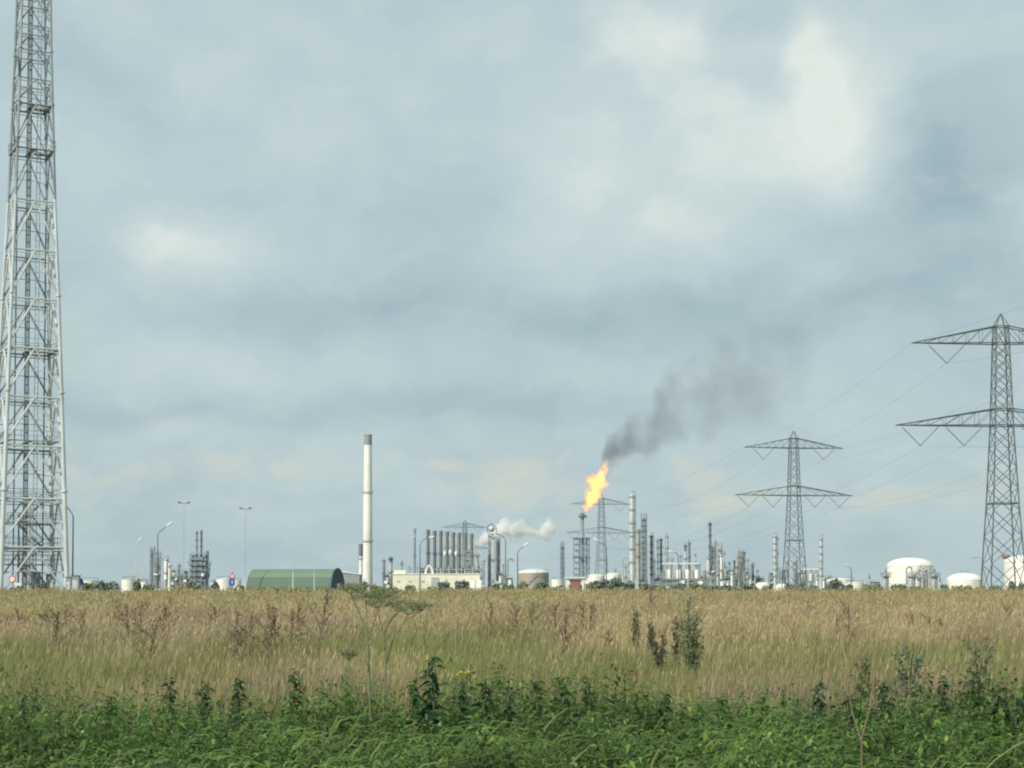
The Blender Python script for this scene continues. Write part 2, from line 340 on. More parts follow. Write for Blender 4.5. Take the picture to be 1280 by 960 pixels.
def nettle_bank():
    n = 14000
    y = 5.2+rng.random(n)**.8*10.4; x = (rng.random(n)*2-1)*(y*.33+2.5)
    edge = 15.0+1.4*(vnoise(x, x*0, 1.3, 4)-.5)+1.2*(vnoise(x, x*0, .45, 6)-.5)
    k = y < edge; x, y = x[k], y[k]; n = len(x); z = terrain(x, y)
    slope = lambda q: np.interp(q, [5, 9.5, 14], [.50, .72, 1.])
    H = slope(y)*(1.18+.36*(vnoise(x, y, 1.1, 11)-.5)+.34*(vnoise(x, y, .35, 12)-.5))*(.80+.2*rng.random(n)+.16*rng.random(n)*(rng.random(n) < .12))
    V, T, idx, t = nettle_leaves(x, y, z, H, 20, .080)
    V = V.reshape(-1, 6, 3); ps = (.55+.95*rng.random(n)**1.5)[idx][:, None, None]; V = (V[:, :1]+(V-V[:, :1])*ps).reshape(-1, 3)
    patch = vnoise(x, y, .9, 21)[idx]*.6+vnoise(x, y, .28, 22)[idx]*.4
    base = np.array([.088, .195, .045]); lt = np.array([.18, .30, .07]); blu = np.array([.06, .125, .06])
    r = rng.random(len(idx))[:, None]; mixp = np.clip(patch*1.7-.4, 0, 1)[:, None]
    c = base*(1-mixp)+lt*mixp; c = np.where(r < .15, blu*1.1, c)
    warm = (vnoise(x, y, .55, 31)[idx] > .78)[:, None]; c = np.where(warm & (r > .35), c*.6+np.array([.13, .12, .06])*.5, c)
    c = c*(.50+.62*vnoise(x, y, .30, 61)+.38*vnoise(x, y, .75, 62))[idx][:, None]; pc = rng.random(n)[idx][:, None]; c = np.where(pc < .10, c*.5+np.array([.16, .15, .07])*.5, np.where(pc > .8, c*np.array([1.35, 1.2, 1.1]), c))  # clump shading painted into leaf colour
    c = c*(.55+.75*rng.random(len(idx)))[:, None]*(.75+.5*rng.random(n)[idx][:, None])*(.15+.92*np.clip(t, 0, 1)[:, None]**1.8)  # leaves darken downwards: painted shade deep in the bank
    c = np.repeat(c, 6, 0)
    # stems
    sw = .006; S = np.stack([np.ones(n)*sw, np.zeros(n), np.zeros(n)], 1); P0 = np.stack([x, y, z], 1); P1 = P0+np.stack([np.zeros(n), np.zeros(n), H*.97], 1)
    Vs = np.stack([P0-S, P0+S, P1], 1).reshape(-1, 3); Ts = np.arange(n*3).reshape(-1, 3)+len(V)
    cs = np.repeat(np.array([[.09, .15, .05]])*(.6+.5*rng.random(n))[:, None], 3, 0)
    # long arching green grass blades pushed over by the wind
    m = 20000; yb = 5.2+rng.random(m)*9.6; xb = (rng.random(m)*2-1)*(yb*.33+2.5); zb = terrain(xb, yb)
    k = yb < 14.6+1.2*(vnoise(xb, xb*0, 1.3, 4)-.5); k &= vnoise(xb, yb, .8, 41) > .30
    xb, yb, zb = xb[k], yb[k], zb[k]; m = len(xb)
    hb = 1.0*slope(yb)*(.8+.38*rng.random(m)); sw = (.16+.34*rng.random(m))*np.where(rng.random(m) < .8, 1, -1); wb = .0045+.0045*rng.random(m)
    q = rng.normal(0, .12, m); Sv = np.stack([0*wb, wb*.5, wb*1.1], 1)*1.0; Sv[:, 0] = -wb*.6
    ts = [.55, .8, .93, 1.0]; pts = []
    for tt in ts[:3]:
        pts.append(np.stack([xb+sw*tt**3*.75, yb+q*tt, zb+hb*(tt-.10*tt**4)], 1))
    tip = np.stack([xb+sw*1.05, yb+q, zb+hb*(.80+.1*rng.random(m))], 1)
    Vb = np.stack([pts[0]-Sv, pts[0]+Sv, pts[1]-Sv, pts[1]+Sv, pts[2]-Sv*.8, pts[2]+Sv*.8, tip], 1).reshape(-1, 3)
    Tb = (np.arange(m)[:, None, None]*7+np.array([[0, 1, 3], [0, 3, 2], [2, 3, 5], [2, 5, 4], [4, 5, 6]])[None]).reshape(-1, 3)+len(V)+len(Vs)
    cb = np.array([.125, .215, .055])*(.4+.9*rng.random(m))[:, None]*(.5+.6*vnoise(xb, yb, .30, 61)+.35*vnoise(xb, yb, .75, 62))[:, None]; dry = rng.random(m) < .008; cb[dry] = np.array([.33, .30, .14])  # blades share the painted clump shading; a few are dry straw
    cb = np.repeat(cb, 7, 0)
    # gaps stay dark through the shade painted on low leaves
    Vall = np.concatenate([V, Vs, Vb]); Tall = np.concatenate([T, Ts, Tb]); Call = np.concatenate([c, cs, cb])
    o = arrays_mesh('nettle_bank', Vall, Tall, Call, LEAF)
    tag(o, 'dense green bank of nettles and arching grass blades along the near edge', 'nettles', kind='stuff')
nettle_bank()

def nettle_plant(px, top, d, label, colr=(.04, .105, .035), k=18, ls=.12, wid=1.):
    x = X(px, d); z = float(terrain(x, d)); H = Z(top, d)-z
    t = thing('nettle_plant', label, 'nettle', (x, d, z), 0, 'tall nettle shoots standing above the bank')
    V, T, idx, tt = nettle_leaves(np.array([0.]), np.array([0.]), np.array([0.]), np.array([H]), k*4, ls, .55)
    V[:, 0] *= wid; V[:, 1] *= wid
    c = np.array(colr)*(.6+.8*rng.random(len(idx)))[:, None]
    o = arrays_mesh('leaves', V, T, np.repeat(c, 6, 0), LEAF); o.parent = t
    # hanging seed tassels near the top
    mb = MB(); mb.path([(0, 0, 0), (.01, 0, H*.5), (0, 0, H*.985)], [.007, .005, .002], 5); s = mb.build('stem', M['stem'], t)
    mb = MB()
    for i in range(16):
        a = random.random()*6.28; zz = H*(.72+.25*random.random()); r = .03+.02*random.random()
        mb.path([(0, 0, zz), (math.cos(a)*r, math.sin(a)*r, zz-.02), (math.cos(a)*r*1.3, math.sin(a)*r*1.3, zz-.075)], [.003, .006, .003], 4)
    mb.build('seed_tassels', M['tassel'], t)
M['stem'] = paint('green_stem', (.10, .14, .06), .7); M['tassel'] = paint('nettle_tassel', (.13, .14, .07), .8)
M['dock'] = paint('dock_seed_brown', (.20, .14, .09), .9, scale=8, dirt=(.2, .13, .08)); M['dockstem'] = paint('dock_stem_brown', (.16, .12, .08), .9)
M['olive'] = paint('hogweed_olive', (.17, .20, .10), .8, scale=8); M['strawstem'] = paint('straw_stem', (.42, .38, .22), .8)
M['palestalk'] = paint('pale_green_stalk', (.26, .32, .14), .8); M['yellow'] = paint('ragwort_yellow', (.62, .50, .04), .7, dirt_amt=.05); M['mug'] = paint('mugwort_leaf', (.10, .16, .075), .8)
for a in [(213, 848, 14.4, 'nettle shoot rising left of the pair below the dark refinery unit, brownish tip', (.05, .08, .03)),
          (258, 851, 14.2, 'slim dark nettle shoot standing singly under the twin dark stacks', (.05, .085, .035)),
          (298, 846, 14.3, 'dark nettle shoot under the red and blue road sign', (.045, .08, .03)),
          (368, 836, 14.6, 'nettle shoot with drooping top left of the tall hogweed', (.05, .095, .03)),
          (540, 820, 13.0, 'tallest dark nettle plant, broad leaved, just right of the hogweed', (.025, .075, .03)),
          (518, 848, 13.6, 'leafy green nettle shoot between the hogweed and the tallest nettle', (.04, .12, .04)),
          (577, 852, 13.8, 'small dark nettle shoot below the yellow flower spray', (.035, .09, .035)),
          (606, 850, 13.7, 'bushy nettle shoot right of the yellow flower spray', (.035, .095, .035)),
          (638, 862, 13.8, 'low nettle shoot below the beige cone roofed tank', (.035, .1, .035)),
          (671, 852, 14.0, 'nettle shoot left of the close pair under the flare', (.04, .1, .035)),
          (702, 845, 14.2, 'left one of a close pair of nettle shoots under the flare', (.045, .1, .035)),
          (733, 846, 14.2, 'right one of a close pair of nettle shoots under the flare', (.045, .1, .035)),
          (828, 866, 13.4, 'short bent nettle shoot left of the dark mugwort clump', (.035, .1, .035)),
          (1021, 852, 13.6, 'nettle shoot with pale leaves under the second pylon', (.05, .12, .05)),
          (1060, 868, 13.4, 'low nettle shoot beside the forked brown stem', (.04, .11, .04)),
          (1176, 848, 14.2, 'nettle shoot with arching side leaves below the small domed tank', (.05, .1, .04)),
          (1217, 840, 14.3, 'nettle shoot drooping to the right below the nearest pylon', (.05, .1, .045)),
          (1246, 862, 13.5, 'low broad nettle shoot below the foot of the nearest pylon', (.04, .105, .04)),
          (1272, 872, 13.0, 'nettle shoot closest to the right end of the bank', (.04, .1, .04)),
          (30, 872, 13.2, 'nettle shoot closest to the left end of the bank', (.05, .1, .045)),
          (140, 868, 13.8, 'low nettle shoot below the lattice mast and white tanks', (.035, .11, .035)),
          (1102, 850, 13.2, 'bushy nettle shoot left of the blue green mugwort', (.04, .1, .045)),
          (900, 868, 14.0, 'low pale nettle shoot right of the dark mugwort clump', (.045, .12, .04))]:
    nettle_plant(a[0], a[1], a[2], a[3], a[4], ls=.16 if a[0] == 540 else .13, k=24)

def leafy(mb, p, n, size, spread):
    for _ in range(n):
        q = Vector(p)+Vector((random.gauss(0, spread), random.gauss(0, spread), random.gauss(0, spread)))
        a = Vector((random.gauss(0, 1), random.gauss(0, 1), random.gauss(0, .8))).normalized(); b = a.orthogonal().normalized()
        s = size*(.6+.8*random.random()); mb.add([q-a*s, q+b*s*.4, q+a*s, q-b*s*.4], [(0, 1, 2), (0, 2, 3)])
def dock(px, d, top, label, lean=0., n=4, mat='dock', w=1.6):
    lean += random.uniform(-.12, .12); w *= random.uniform(.7, 1.35)
    x = X(px, d); z = float(terrain(x, d)); H = max(.7, Z(top, d)-z)
    t = thing('dock_plant', label, 'dock plant', (x, d, z), 0, 'dried weeds standing in the grass')
    st = MB(); cl = MB()
    st.path([(0, 0, 0), (lean*.5, 0, H*.5), (lean, 0, H)], [.012, .010, .005], 5)
    for i in range(n*2):
        f = .35+.6*i/(n*2); a = random.random()*6.28; r = (.10+.22*(1-f))*w*(.7+.6*random.random()); bz = H*f
        p0 = Vector((lean*f, 0, bz)); p1 = p0+Vector((math.cos(a)*r, math.sin(a)*r, (.22+.2*random.random())*H*(1-f*.5)))
        st.tube(p0, p1, .006, .003, 4)
        for k in range(8): leafy(cl, p0.lerp(p1, .25+.75*k/7), 3, .024, .026)
    for k in range(16): leafy(cl, (lean*(.6+.4*k/15), 0, H*(.6+.4*k/15)), 4, .028, .022)
    st.build('stem', M['dockstem'], t); cl.build('seed_heads', M[mat], t)  # second mesh: loose brown seed clusters of the dock
for a in [(8, 44, 772, 'brown dock at the left end of the field below the lattice mast', .1),
          (30, 48, 764, 'brown dock under the round red rimmed sign', -.1), (58, 40, 762, 'dark brown dock under the middle of the lattice mast', .05),
          (62, 33, 764, 'taller dark brown dock leaning below the lattice mast', .12), (82, 46, 757, 'thin brown dock below the right leg of the mast', .0),
          (104, 38, 762, 'pinkish brown dock below the small blue sign', .1), (150, 44, 748, 'brown dock with spread head left of the dense clump', -.1),
          (163, 36, 758, 'dark dock, left stem of the dense brown clump', -.05), (176, 38, 752, 'tall dock in the middle of the dense brown clump', .06),
          (178, 30, 772, 'nearest leaning dock of the dense brown clump', .35), (196, 38, 758, 'bushy reddish dock on the right of the dense brown clump', .15),
          (215, 60, 746, 'small far dock below the blue grey process unit', 0), (272, 46, 758, 'pale brown dock left of the triangle sign', -.1),
          (290, 38, 764, 'brown dock directly below the triangle sign', .1), (312, 34, 766, 'dark stemmed dock below the left end of the green shed', .06),
          (297, 30, 788, 'short dark dock stalk below the triangle sign', .0), (328, 30, 768, 'leaning dock left of a dark stalk below the green shed', .25),
          (349, 33, 758, 'tall dark stalk of dock below the green shed', -.04), (362, 33, 766, 'forked dock right of the tall dark stalk', .14),
          (392, 32, 742, 'leaning tall brown dock below the right half of the green shed', .25), (372, 44, 752, 'brown dock between stalk and leaning dock below the shed', .1),
          (612, 44, 752, 'small brown dock below the steam plume', .0), (648, 40, 758, 'brown dock below the beige tank, left one', -.08), (664, 44, 754, 'brown dock below the beige tank, right one', .1),
          (694, 40, 756, 'brown dock left in the cluster below the red doored gatehouse', 0), (706, 32, 766, 'dark dock in front in the cluster below the gatehouse', .05),
          (722, 42, 752, 'brown dock in the middle of the cluster below the flare', .08), (736, 40, 756, 'brown dock right in the cluster below the flare', .12),
          (815, 62, 737, 'rust red dock head just under the column cluster', .0), (758, 36, 790, 'short brown dock below the third pylon', .0),
          (790, 24, 846, 'low brown dock near the nettles, forked', .1), (1060, 38, 756, 'dark dock right of the second pylon', .04),
          (1048, 40, 768, 'small dock left of the dark dock by the second pylon', -.1), (1160, 42, 772, 'rounded brown dock below the large domed tank', .1), (1176, 44, 776, 'pinkish dock below the small vessels', .1),
          (1145, 46, 768, 'faint dock below the twin slender vessels', -.1), (1010, 52, 752, 'far dock under the second pylon foot', 0), (1256, 50, 756, 'far dock below the nearest pylon foot', .05)]:
    dock(*a, n=3 if 'small' in a[3] or 'thin' in a[3] else 5)
def mugwort(px, d, top, label, col_=(.05, .07, .03), wid=.12, nst=3, dens=1.):
    x = X(px, d); z = float(terrain(x, d)); H = Z(top, d)-z
    t = thing('mugwort_plant', label, 'mugwort', (x, d, z), 0, 'tall leafy weeds in the grass')
    st = MB(); lv = MB()
    for s in range(nst):
        a = random.random()*6.28; l = Vector((math.cos(a)*wid*1.4, math.sin(a)*wid, H*(.75+.25*random.random() if s else 1.)))
        st.path([(0, 0, 0), (l.x*.4, l.y*.4, l.z*.5), tuple(l)], [.012, .009, .003], 5)
        for k in range(9):
            f = .35+.06*k; a2 = random.random()*6.28; e = Vector((l.x*f+math.cos(a2)*wid*1.3, l.y*f+math.sin(a2)*wid, l.z*(f+.16))); b0 = Vector((l.x*f, l.y*f, l.z*f)); st.tube(b0, e, .004, .002, 4)
            for q in range(6): leafy(lv, b0.lerp(e, .3+.14*q), 3, .028, .02)
        for k in range(int(16*dens)):
            f = .3+.7*k/(24*dens); leafy(lv, (l.x*f, l.y*f, l.z*f), 6, .035, .03+wid*.35*(1.1-f))
    st.build('stem', M['stem'], t); m = paint('mugwort_leaf_tint', col_, .8, scale=6); lv.build('leaves', m, t)
mugwort(860, 30, 742, 'darkest tall mugwort clump with a bushy top below the pipe rack', (.17, .185, .09), .15, 3)
mugwort(872, 28, 758, 'slimmer mugwort stalk with pale yellow flowers at its foot', (.11, .14, .06), .14, 3)
mugwort(824, 30, 782, 'narrow dark mugwort stalk left of the bushy clump', (.09, .09, .05), .06, 2)
mugwort(843, 32, 770, 'mugwort stalk just left of the bushy clump', (.11, .11, .05), .07, 2)
mugwort(795, 36, 758, 'small upright mugwort below the tallest pale column', (.11, .12, .055), .06, 2)
mugwort(815, 34, 772, 'thin mugwort left of the narrow dark stalk', (.08, .08, .04), .05, 2)
mugwort(1124, 19, 806, 'blue green mugwort bush above the right part of the nettles', (.07, .115, .065), .13, 4, .8)
mugwort(1228, 20, 796, 'dull green mugwort spike below the nearest pylon', (.10, .12, .06), .08, 3, .7)
mugwort(1078, 17.5, 818, 'flat topped little weed with brown leaves beside the forked stem', (.09, .09, .035), .07, 2, .4)
def hogweed():
    d = 13.6; x = X(466, d); z = float(terrain(x, d)); S = d/F
    t = thing('hogweed_plant', 'tall spindly hogweed with flat feathery umbels reaching the skyline left of centre', 'hogweed', (x, d, z))
    L_ = lambda px, py, dy=0: ((px-466)*S, dy, Z(py, d)-z)
    stems = [([(464, 900, 0), (461, 830, 0), (458, 790, .05), (445, 760, .1), (437, 742, .12)], .012), ([(461, 830, 0), (459, 780, .0), (458, 752, .0)], .006),
             ([(478, 900, .1), (482, 830, .1), (478, 792, .12), (490, 772, .1), (500, 762, .15)], .010), ([(478, 792, .12), (470, 765, .2), (474, 752, .2)], .005),
             ([(482, 830, .1), (492, 800, -.1), (505, 778, -.12), (512, 768, -.15)], .006), ([(447, 872, -.1), (441, 840, -.1), (438, 825, -.1)], .006), ([(461, 800, 0), (470, 775, -.1), (473, 760, -.1)], .005),
             ([(505, 778, -.12), (520, 768, -.2), (528, 764, -.2)], .004)]
    for pts, r in stems:
        P = [L_(a, b, c) for a, b, c in pts]; mb = MB().path(P, [r*(1-.5*i/len(P)) for i in range(len(P))], 6); mb.build('stem', M['olive'], t)
    for (px, py, dy, R) in [(437, 742, .12, .13), (458, 752, 0, .15), (500, 762, .15, .16), (474, 752, .2, .15), (512, 768, -.15, .13), (438, 825, -.1, .07), (473, 760, -.1, .12), (528, 764, -.2, .1), (484, 745, .05, .16), (450, 741, .05, .13)]:
        mb = MB(); c = Vector(L_(px, py, dy)); n = 16
        for i in range(n):
            a = i*2.399; rr = R*math.sqrt((i+.5)/n); tip = c+Vector((math.cos(a)*rr, math.sin(a)*rr, .05+.02*random.random()-.25*rr))
            mb.tube(c, tip, .0018, .0012, 3)
            for k in range(12):
                b = random.random()*6.28; q = tip+Vector((math.cos(b)*.026*random.random(), math.sin(b)*.026*random.random(), .012+random.random()*.01)); mb.tube(tip, q, .0011, .0011, 3); leafy(mb, q, 2, .0075, .014)
        mb.build('umbel', M['olive'], t)
    mb = MB().path([L_(492, 748, .1), L_(512, 757, .1), L_(519, 759, .1)], [.006, .004, .002], 5); mb.build('dry_stalk', M['strawstem'], t)
hogweed()
def stems_thing(name, label, cat, d, lines, mat, r):
    x = X(lines[0][0][0], d); z = float(terrain(x, d)); S = d/F; x0 = lines[0][0][0]
    t = MB()
    for ln in lines:
        P = [((a-x0)*S, c, Z(b, d)-z) for a, b, c in ln]; t.path(P, [r*(1-.6*i/len(P)) for i in range(len(P))], 5)
    o = t.build(name, mat); o.location = (x, d, z); tag(o, label, cat); return o
stems_thing('dry_stem', 'forked thin brown stem in front of the nettles on the right', 'stem', 10, [[(1076, 1000, 0), (1075, 925, 0), (1066, 890, .05), (1061, 860, .05)], [(1075, 925, 0), (1086, 885, 0), (1096, 850, .1), (1108, 800, .1)]], M['brownstem'] if 'brownstem' in M else paint('brown_stem', (.20, .16, .09), .8), .007)
stems_thing('grass_stalk', 'pale green grass stalk leaning out at the lower right corner', 'grass stalk', 8.5, [[(1205, 985, 0), (1240, 950, 0), (1264, 933, 0), (1290, 920, 0)]], M['palestalk'], .004)
stems_thing('grass_stalk', 'pale grass stalk leaning right over the nettles below the beige tank', 'grass stalk', 11, [[(680, 912, 0), (692, 897, 0), (710, 884, 0)]], M['palestalk'], .004)
stems_thing('grass_stalk', 'short straw coloured stalk low in the nettles near the middle', 'grass stalk', 9, [[(713, 955, 0), (722, 945, 0), (736, 933, 0)]], M['palestalk'], .004)
stems_thing('grass_stalk', 'upright pale stalk at the left end of the nettles', 'grass stalk', 12, [[(95, 905, 0), (104, 893, 0), (118, 880, 0)]], M['strawstem'], .005)
def ragwort(px, py, d, label, n=6):
    x = X(px, d); z = float(terrain(x, d)); S = d/F; H = Z(py, d)-z
    t = thing('ragwort_plant', label, 'ragwort', (x, d, z)); st = MB(); fl = MB(); st.path([(0, 0, 0), (0, 0, H*.8)], [.008, .005], 5)
    for i in range(n):
        p = Vector(((random.random()-.5)*.16, (random.random()-.5)*.1, H*(.95+.05*random.random()))); st.tube((0, 0, H*.8), p, .003, .002, 4)
        for k in range(3):
            c = p+Vector((random.gauss(0, .015), random.gauss(0, .015), random.gauss(0, .008))); fl.lathe([(.001, 0), (.018, .004), (.018, .008), (.004, .012)], 7, c)
    st.build('stem', M['stem'], t); fl.build('flowers', M['yellow'], t)
ragwort(580, 840, 17, 'spray of yellow ragwort flowers right of the tallest nettle', 6)
ragwort(868, 800, 28, 'pale yellow ragwort flowers at the foot of the mugwort clump', 4)

# ------------------------------------------------------------------ bushes and distant trees
BMATS = [paint('hazed_bush_green_%d' % i, c, .9, scale=.6, streak=False, dirt=(c[0]*.6, c[1]*.6, c[2]*.65), dirt_amt=.8) for i, c in enumerate([(.20, .25, .18), (.25, .29, .18), (.19, .235, .20), (.30, .30, .17)])]  # foliage greens lifted and blued, aerial haze put into the colour
for m in BMATS: m.name = 'hazed_bush_foliage'
BARK = paint('bark', (.10, .08, .06), .9)
def bush(px, wpx, top, d, label, mi=0, name='bush'):
    x = X(px, d); Wd = wpx/F*d; H = Z(top, d)-G
    t = thing(name, label, 'bush' if name == 'bush' else 'tree', (x, d, G), 0, 'bushes and trees along the skyline')
    mb = MB(); n = 520; lobes = [(random.uniform(-.36, .36)*Wd, random.uniform(-.3, .3)*Wd, H*random.uniform(.35, .72), random.uniform(.16, .3)) for _ in range(8)]
    for i in range(n):
        lx, ly, lz, lr = random.choice(lobes); v = Vector((random.gauss(0, 1), random.gauss(0, 1), random.gauss(0, 1))).normalized()*(random.random()**.35)
        q = Vector((lx+v.x*lr*Wd*.8, ly+v.y*lr*Wd*.8, max(.1, lz+v.z*min(lr*H*1.2, H-lz))))
        s = max(.22, .0011*d)*(.5+.8*random.random()); a = Vector((random.gauss(0, 1), random.gauss(0, 1), random.gauss(0, 1))).normalized(); b = a.orthogonal().normalized(); c = a.cross(b)
        mb.add([q-a*s, q+b*s*.8, q+a*s, q-b*s*.8+c*s*.4], [(0, 1, 2), (0, 2, 3)])
    for i in range(120):
        q = Vector((random.uniform(-.45, .45)*Wd, random.uniform(-.4, .4)*Wd, random.random()*H*.35)); s = max(.3, .0014*d); a = Vector((random.gauss(0, 1), random.gauss(0, 1), random.gauss(0, 1))).normalized(); b = a.orthogonal().normalized()
        mb.add([q-a*s, q+b*s, q+a*s, q-b*s], [(0, 1, 2), (0, 2, 3)])
    mb.build('crown', BMATS[mi], t)
    tr = MB().path([(0, 0, 0), (Wd*.02, 0, H*.4), (Wd*.05, 0, H*.7)], [max(.08, Wd*.03), max(.05, Wd*.02), .03], 6)
    for s_ in (-1, 1): tr.path([(0, 0, H*.15), (s_*Wd*.18, 0, H*.5)], [max(.05, Wd*.015), .03], 5)
    tr.build('trunk', BARK, t)
for a in [(112, 22, 727, 420, 'low dark bush right of the mast between white tanks', 0), (133, 26, 725, 400, 'broad dark bush left of the nearest white tank', 2), (172, 8, 722, 380, 'small upright bush between two white tanks', 0),
          (186, 16, 730, 420, 'low bush at the left foot of the blue grey unit', 1), (226, 24, 730, 420, 'low olive bush left of the dark unit', 3), (240, 16, 727, 400, 'green bush at the left foot of the dark unit', 1),
          (269, 10, 725, 420, 'small dark tree between dark unit and triangle sign', 2), (300, 12, 731, 430, 'low bush left of the green shed', 0), (438, 22, 729, 300, 'olive green bush at the right end of the green shed', 3),
          (470, 16, 731, 300, 'low olive bush right of the tall chimney foot', 3), (492, 12, 734, 300, 'small bush under the cream building corner', 3), (513, 14, 731, 300, 'rounded bush in front of the cream wall', 3), (540, 12, 733, 300, 'low bush in front of the grey door of the cream building', 1),
          (569, 34, 724, 340, 'largest grey green bush in front of the cream building', 2), (553, 12, 727, 340, 'small bush left of the largest grey green bush', 2), (618, 18, 730, 380, 'low bush right of the twin white cylinders', 2),
          (635, 14, 729, 380, 'bush between two lamp posts by the beige tank', 0), (655, 14, 725, 380, 'thin olive bush in front of the left side of the beige tank', 3), (678, 22, 726, 380, 'dark bush in front of the right side of the beige tank', 0), (699, 12, 732, 420, 'small bush left of the gatehouse', 2),
          (744, 24, 726, 420, 'dark bush right of the gatehouse', 0), (760, 36, 718, 420, 'tallest rounded dark tree below the third pylon', 2), (782, 28, 726, 450, 'brownish hedge bush at the foot of the tallest pale column', 2),
          (806, 24, 728, 450, 'low dark bush at the foot of the lattice column', 0), (824, 20, 732, 450, 'reddish low bush below the pipe rack left end', 3), (848, 24, 730, 450, 'grey bush below the middle of the pipe rack', 2), (868, 20, 728, 450, 'bush below the right end of the pipe rack', 1),
          (890, 22, 731, 450, 'low bush below the tallest dark slim column', 2), (915, 24, 731, 450, 'low bush between slim columns', 2), (938, 20, 731, 450, 'bush left of the low white domes', 0), (958, 14, 733, 450, 'small bush under the left white dome', 2),
          (993, 30, 729, 480, 'low bush around the foot of the second pylon', 2), (1017, 16, 730, 480, 'bush right of the second pylon foot', 0), (1041, 26, 722, 420, 'rounded dark bush in front of the long white roof', 2), (1060, 14, 731, 420, 'small bush right of the rounded dark bush', 0),
          (1082, 16, 731, 420, 'low green bush below the thin palm shaped vent', 1), (1095, 16, 729, 420, 'green bush left of the first slender vessel', 0), (1122, 20, 728, 420, 'brown rounded bush in front of the large domed tank', 2), (1146, 18, 733, 420, 'low bush under the large domed tank', 1), (1180, 18, 731, 400, 'dark bush between large and small domed tanks', 2),
          (1204, 26, 731, 330, 'olive bush in front of the small domed tank', 3), (1225, 14, 733, 330, 'low bush right of the small domed tank', 3), (1245, 20, 731, 450, 'low bush between the legs of the nearest pylon', 1), (1265, 10, 727, 330, 'dark bush beside the right leg of the nearest pylon', 0), (1276, 12, 728, 330, 'dark bush in front of the tank at the right end', 0),
          (60, 26, 729, 260, 'dark bush behind the foot of the lattice mast', 2), (20, 22, 731, 260, 'low bush behind the round red rimmed sign', 2), (88, 10, 727, 260, 'small bush by the right leg of the mast', 0), (90, 12, 725, 420, 'dark shrub by the lamp post near the mast', 0), (333, 26, 733, 330, 'low bush in front of the left of the green shed', 3), (375, 30, 734, 330, 'low bush in front of the middle of the green shed', 3)]:
    bush(*a)

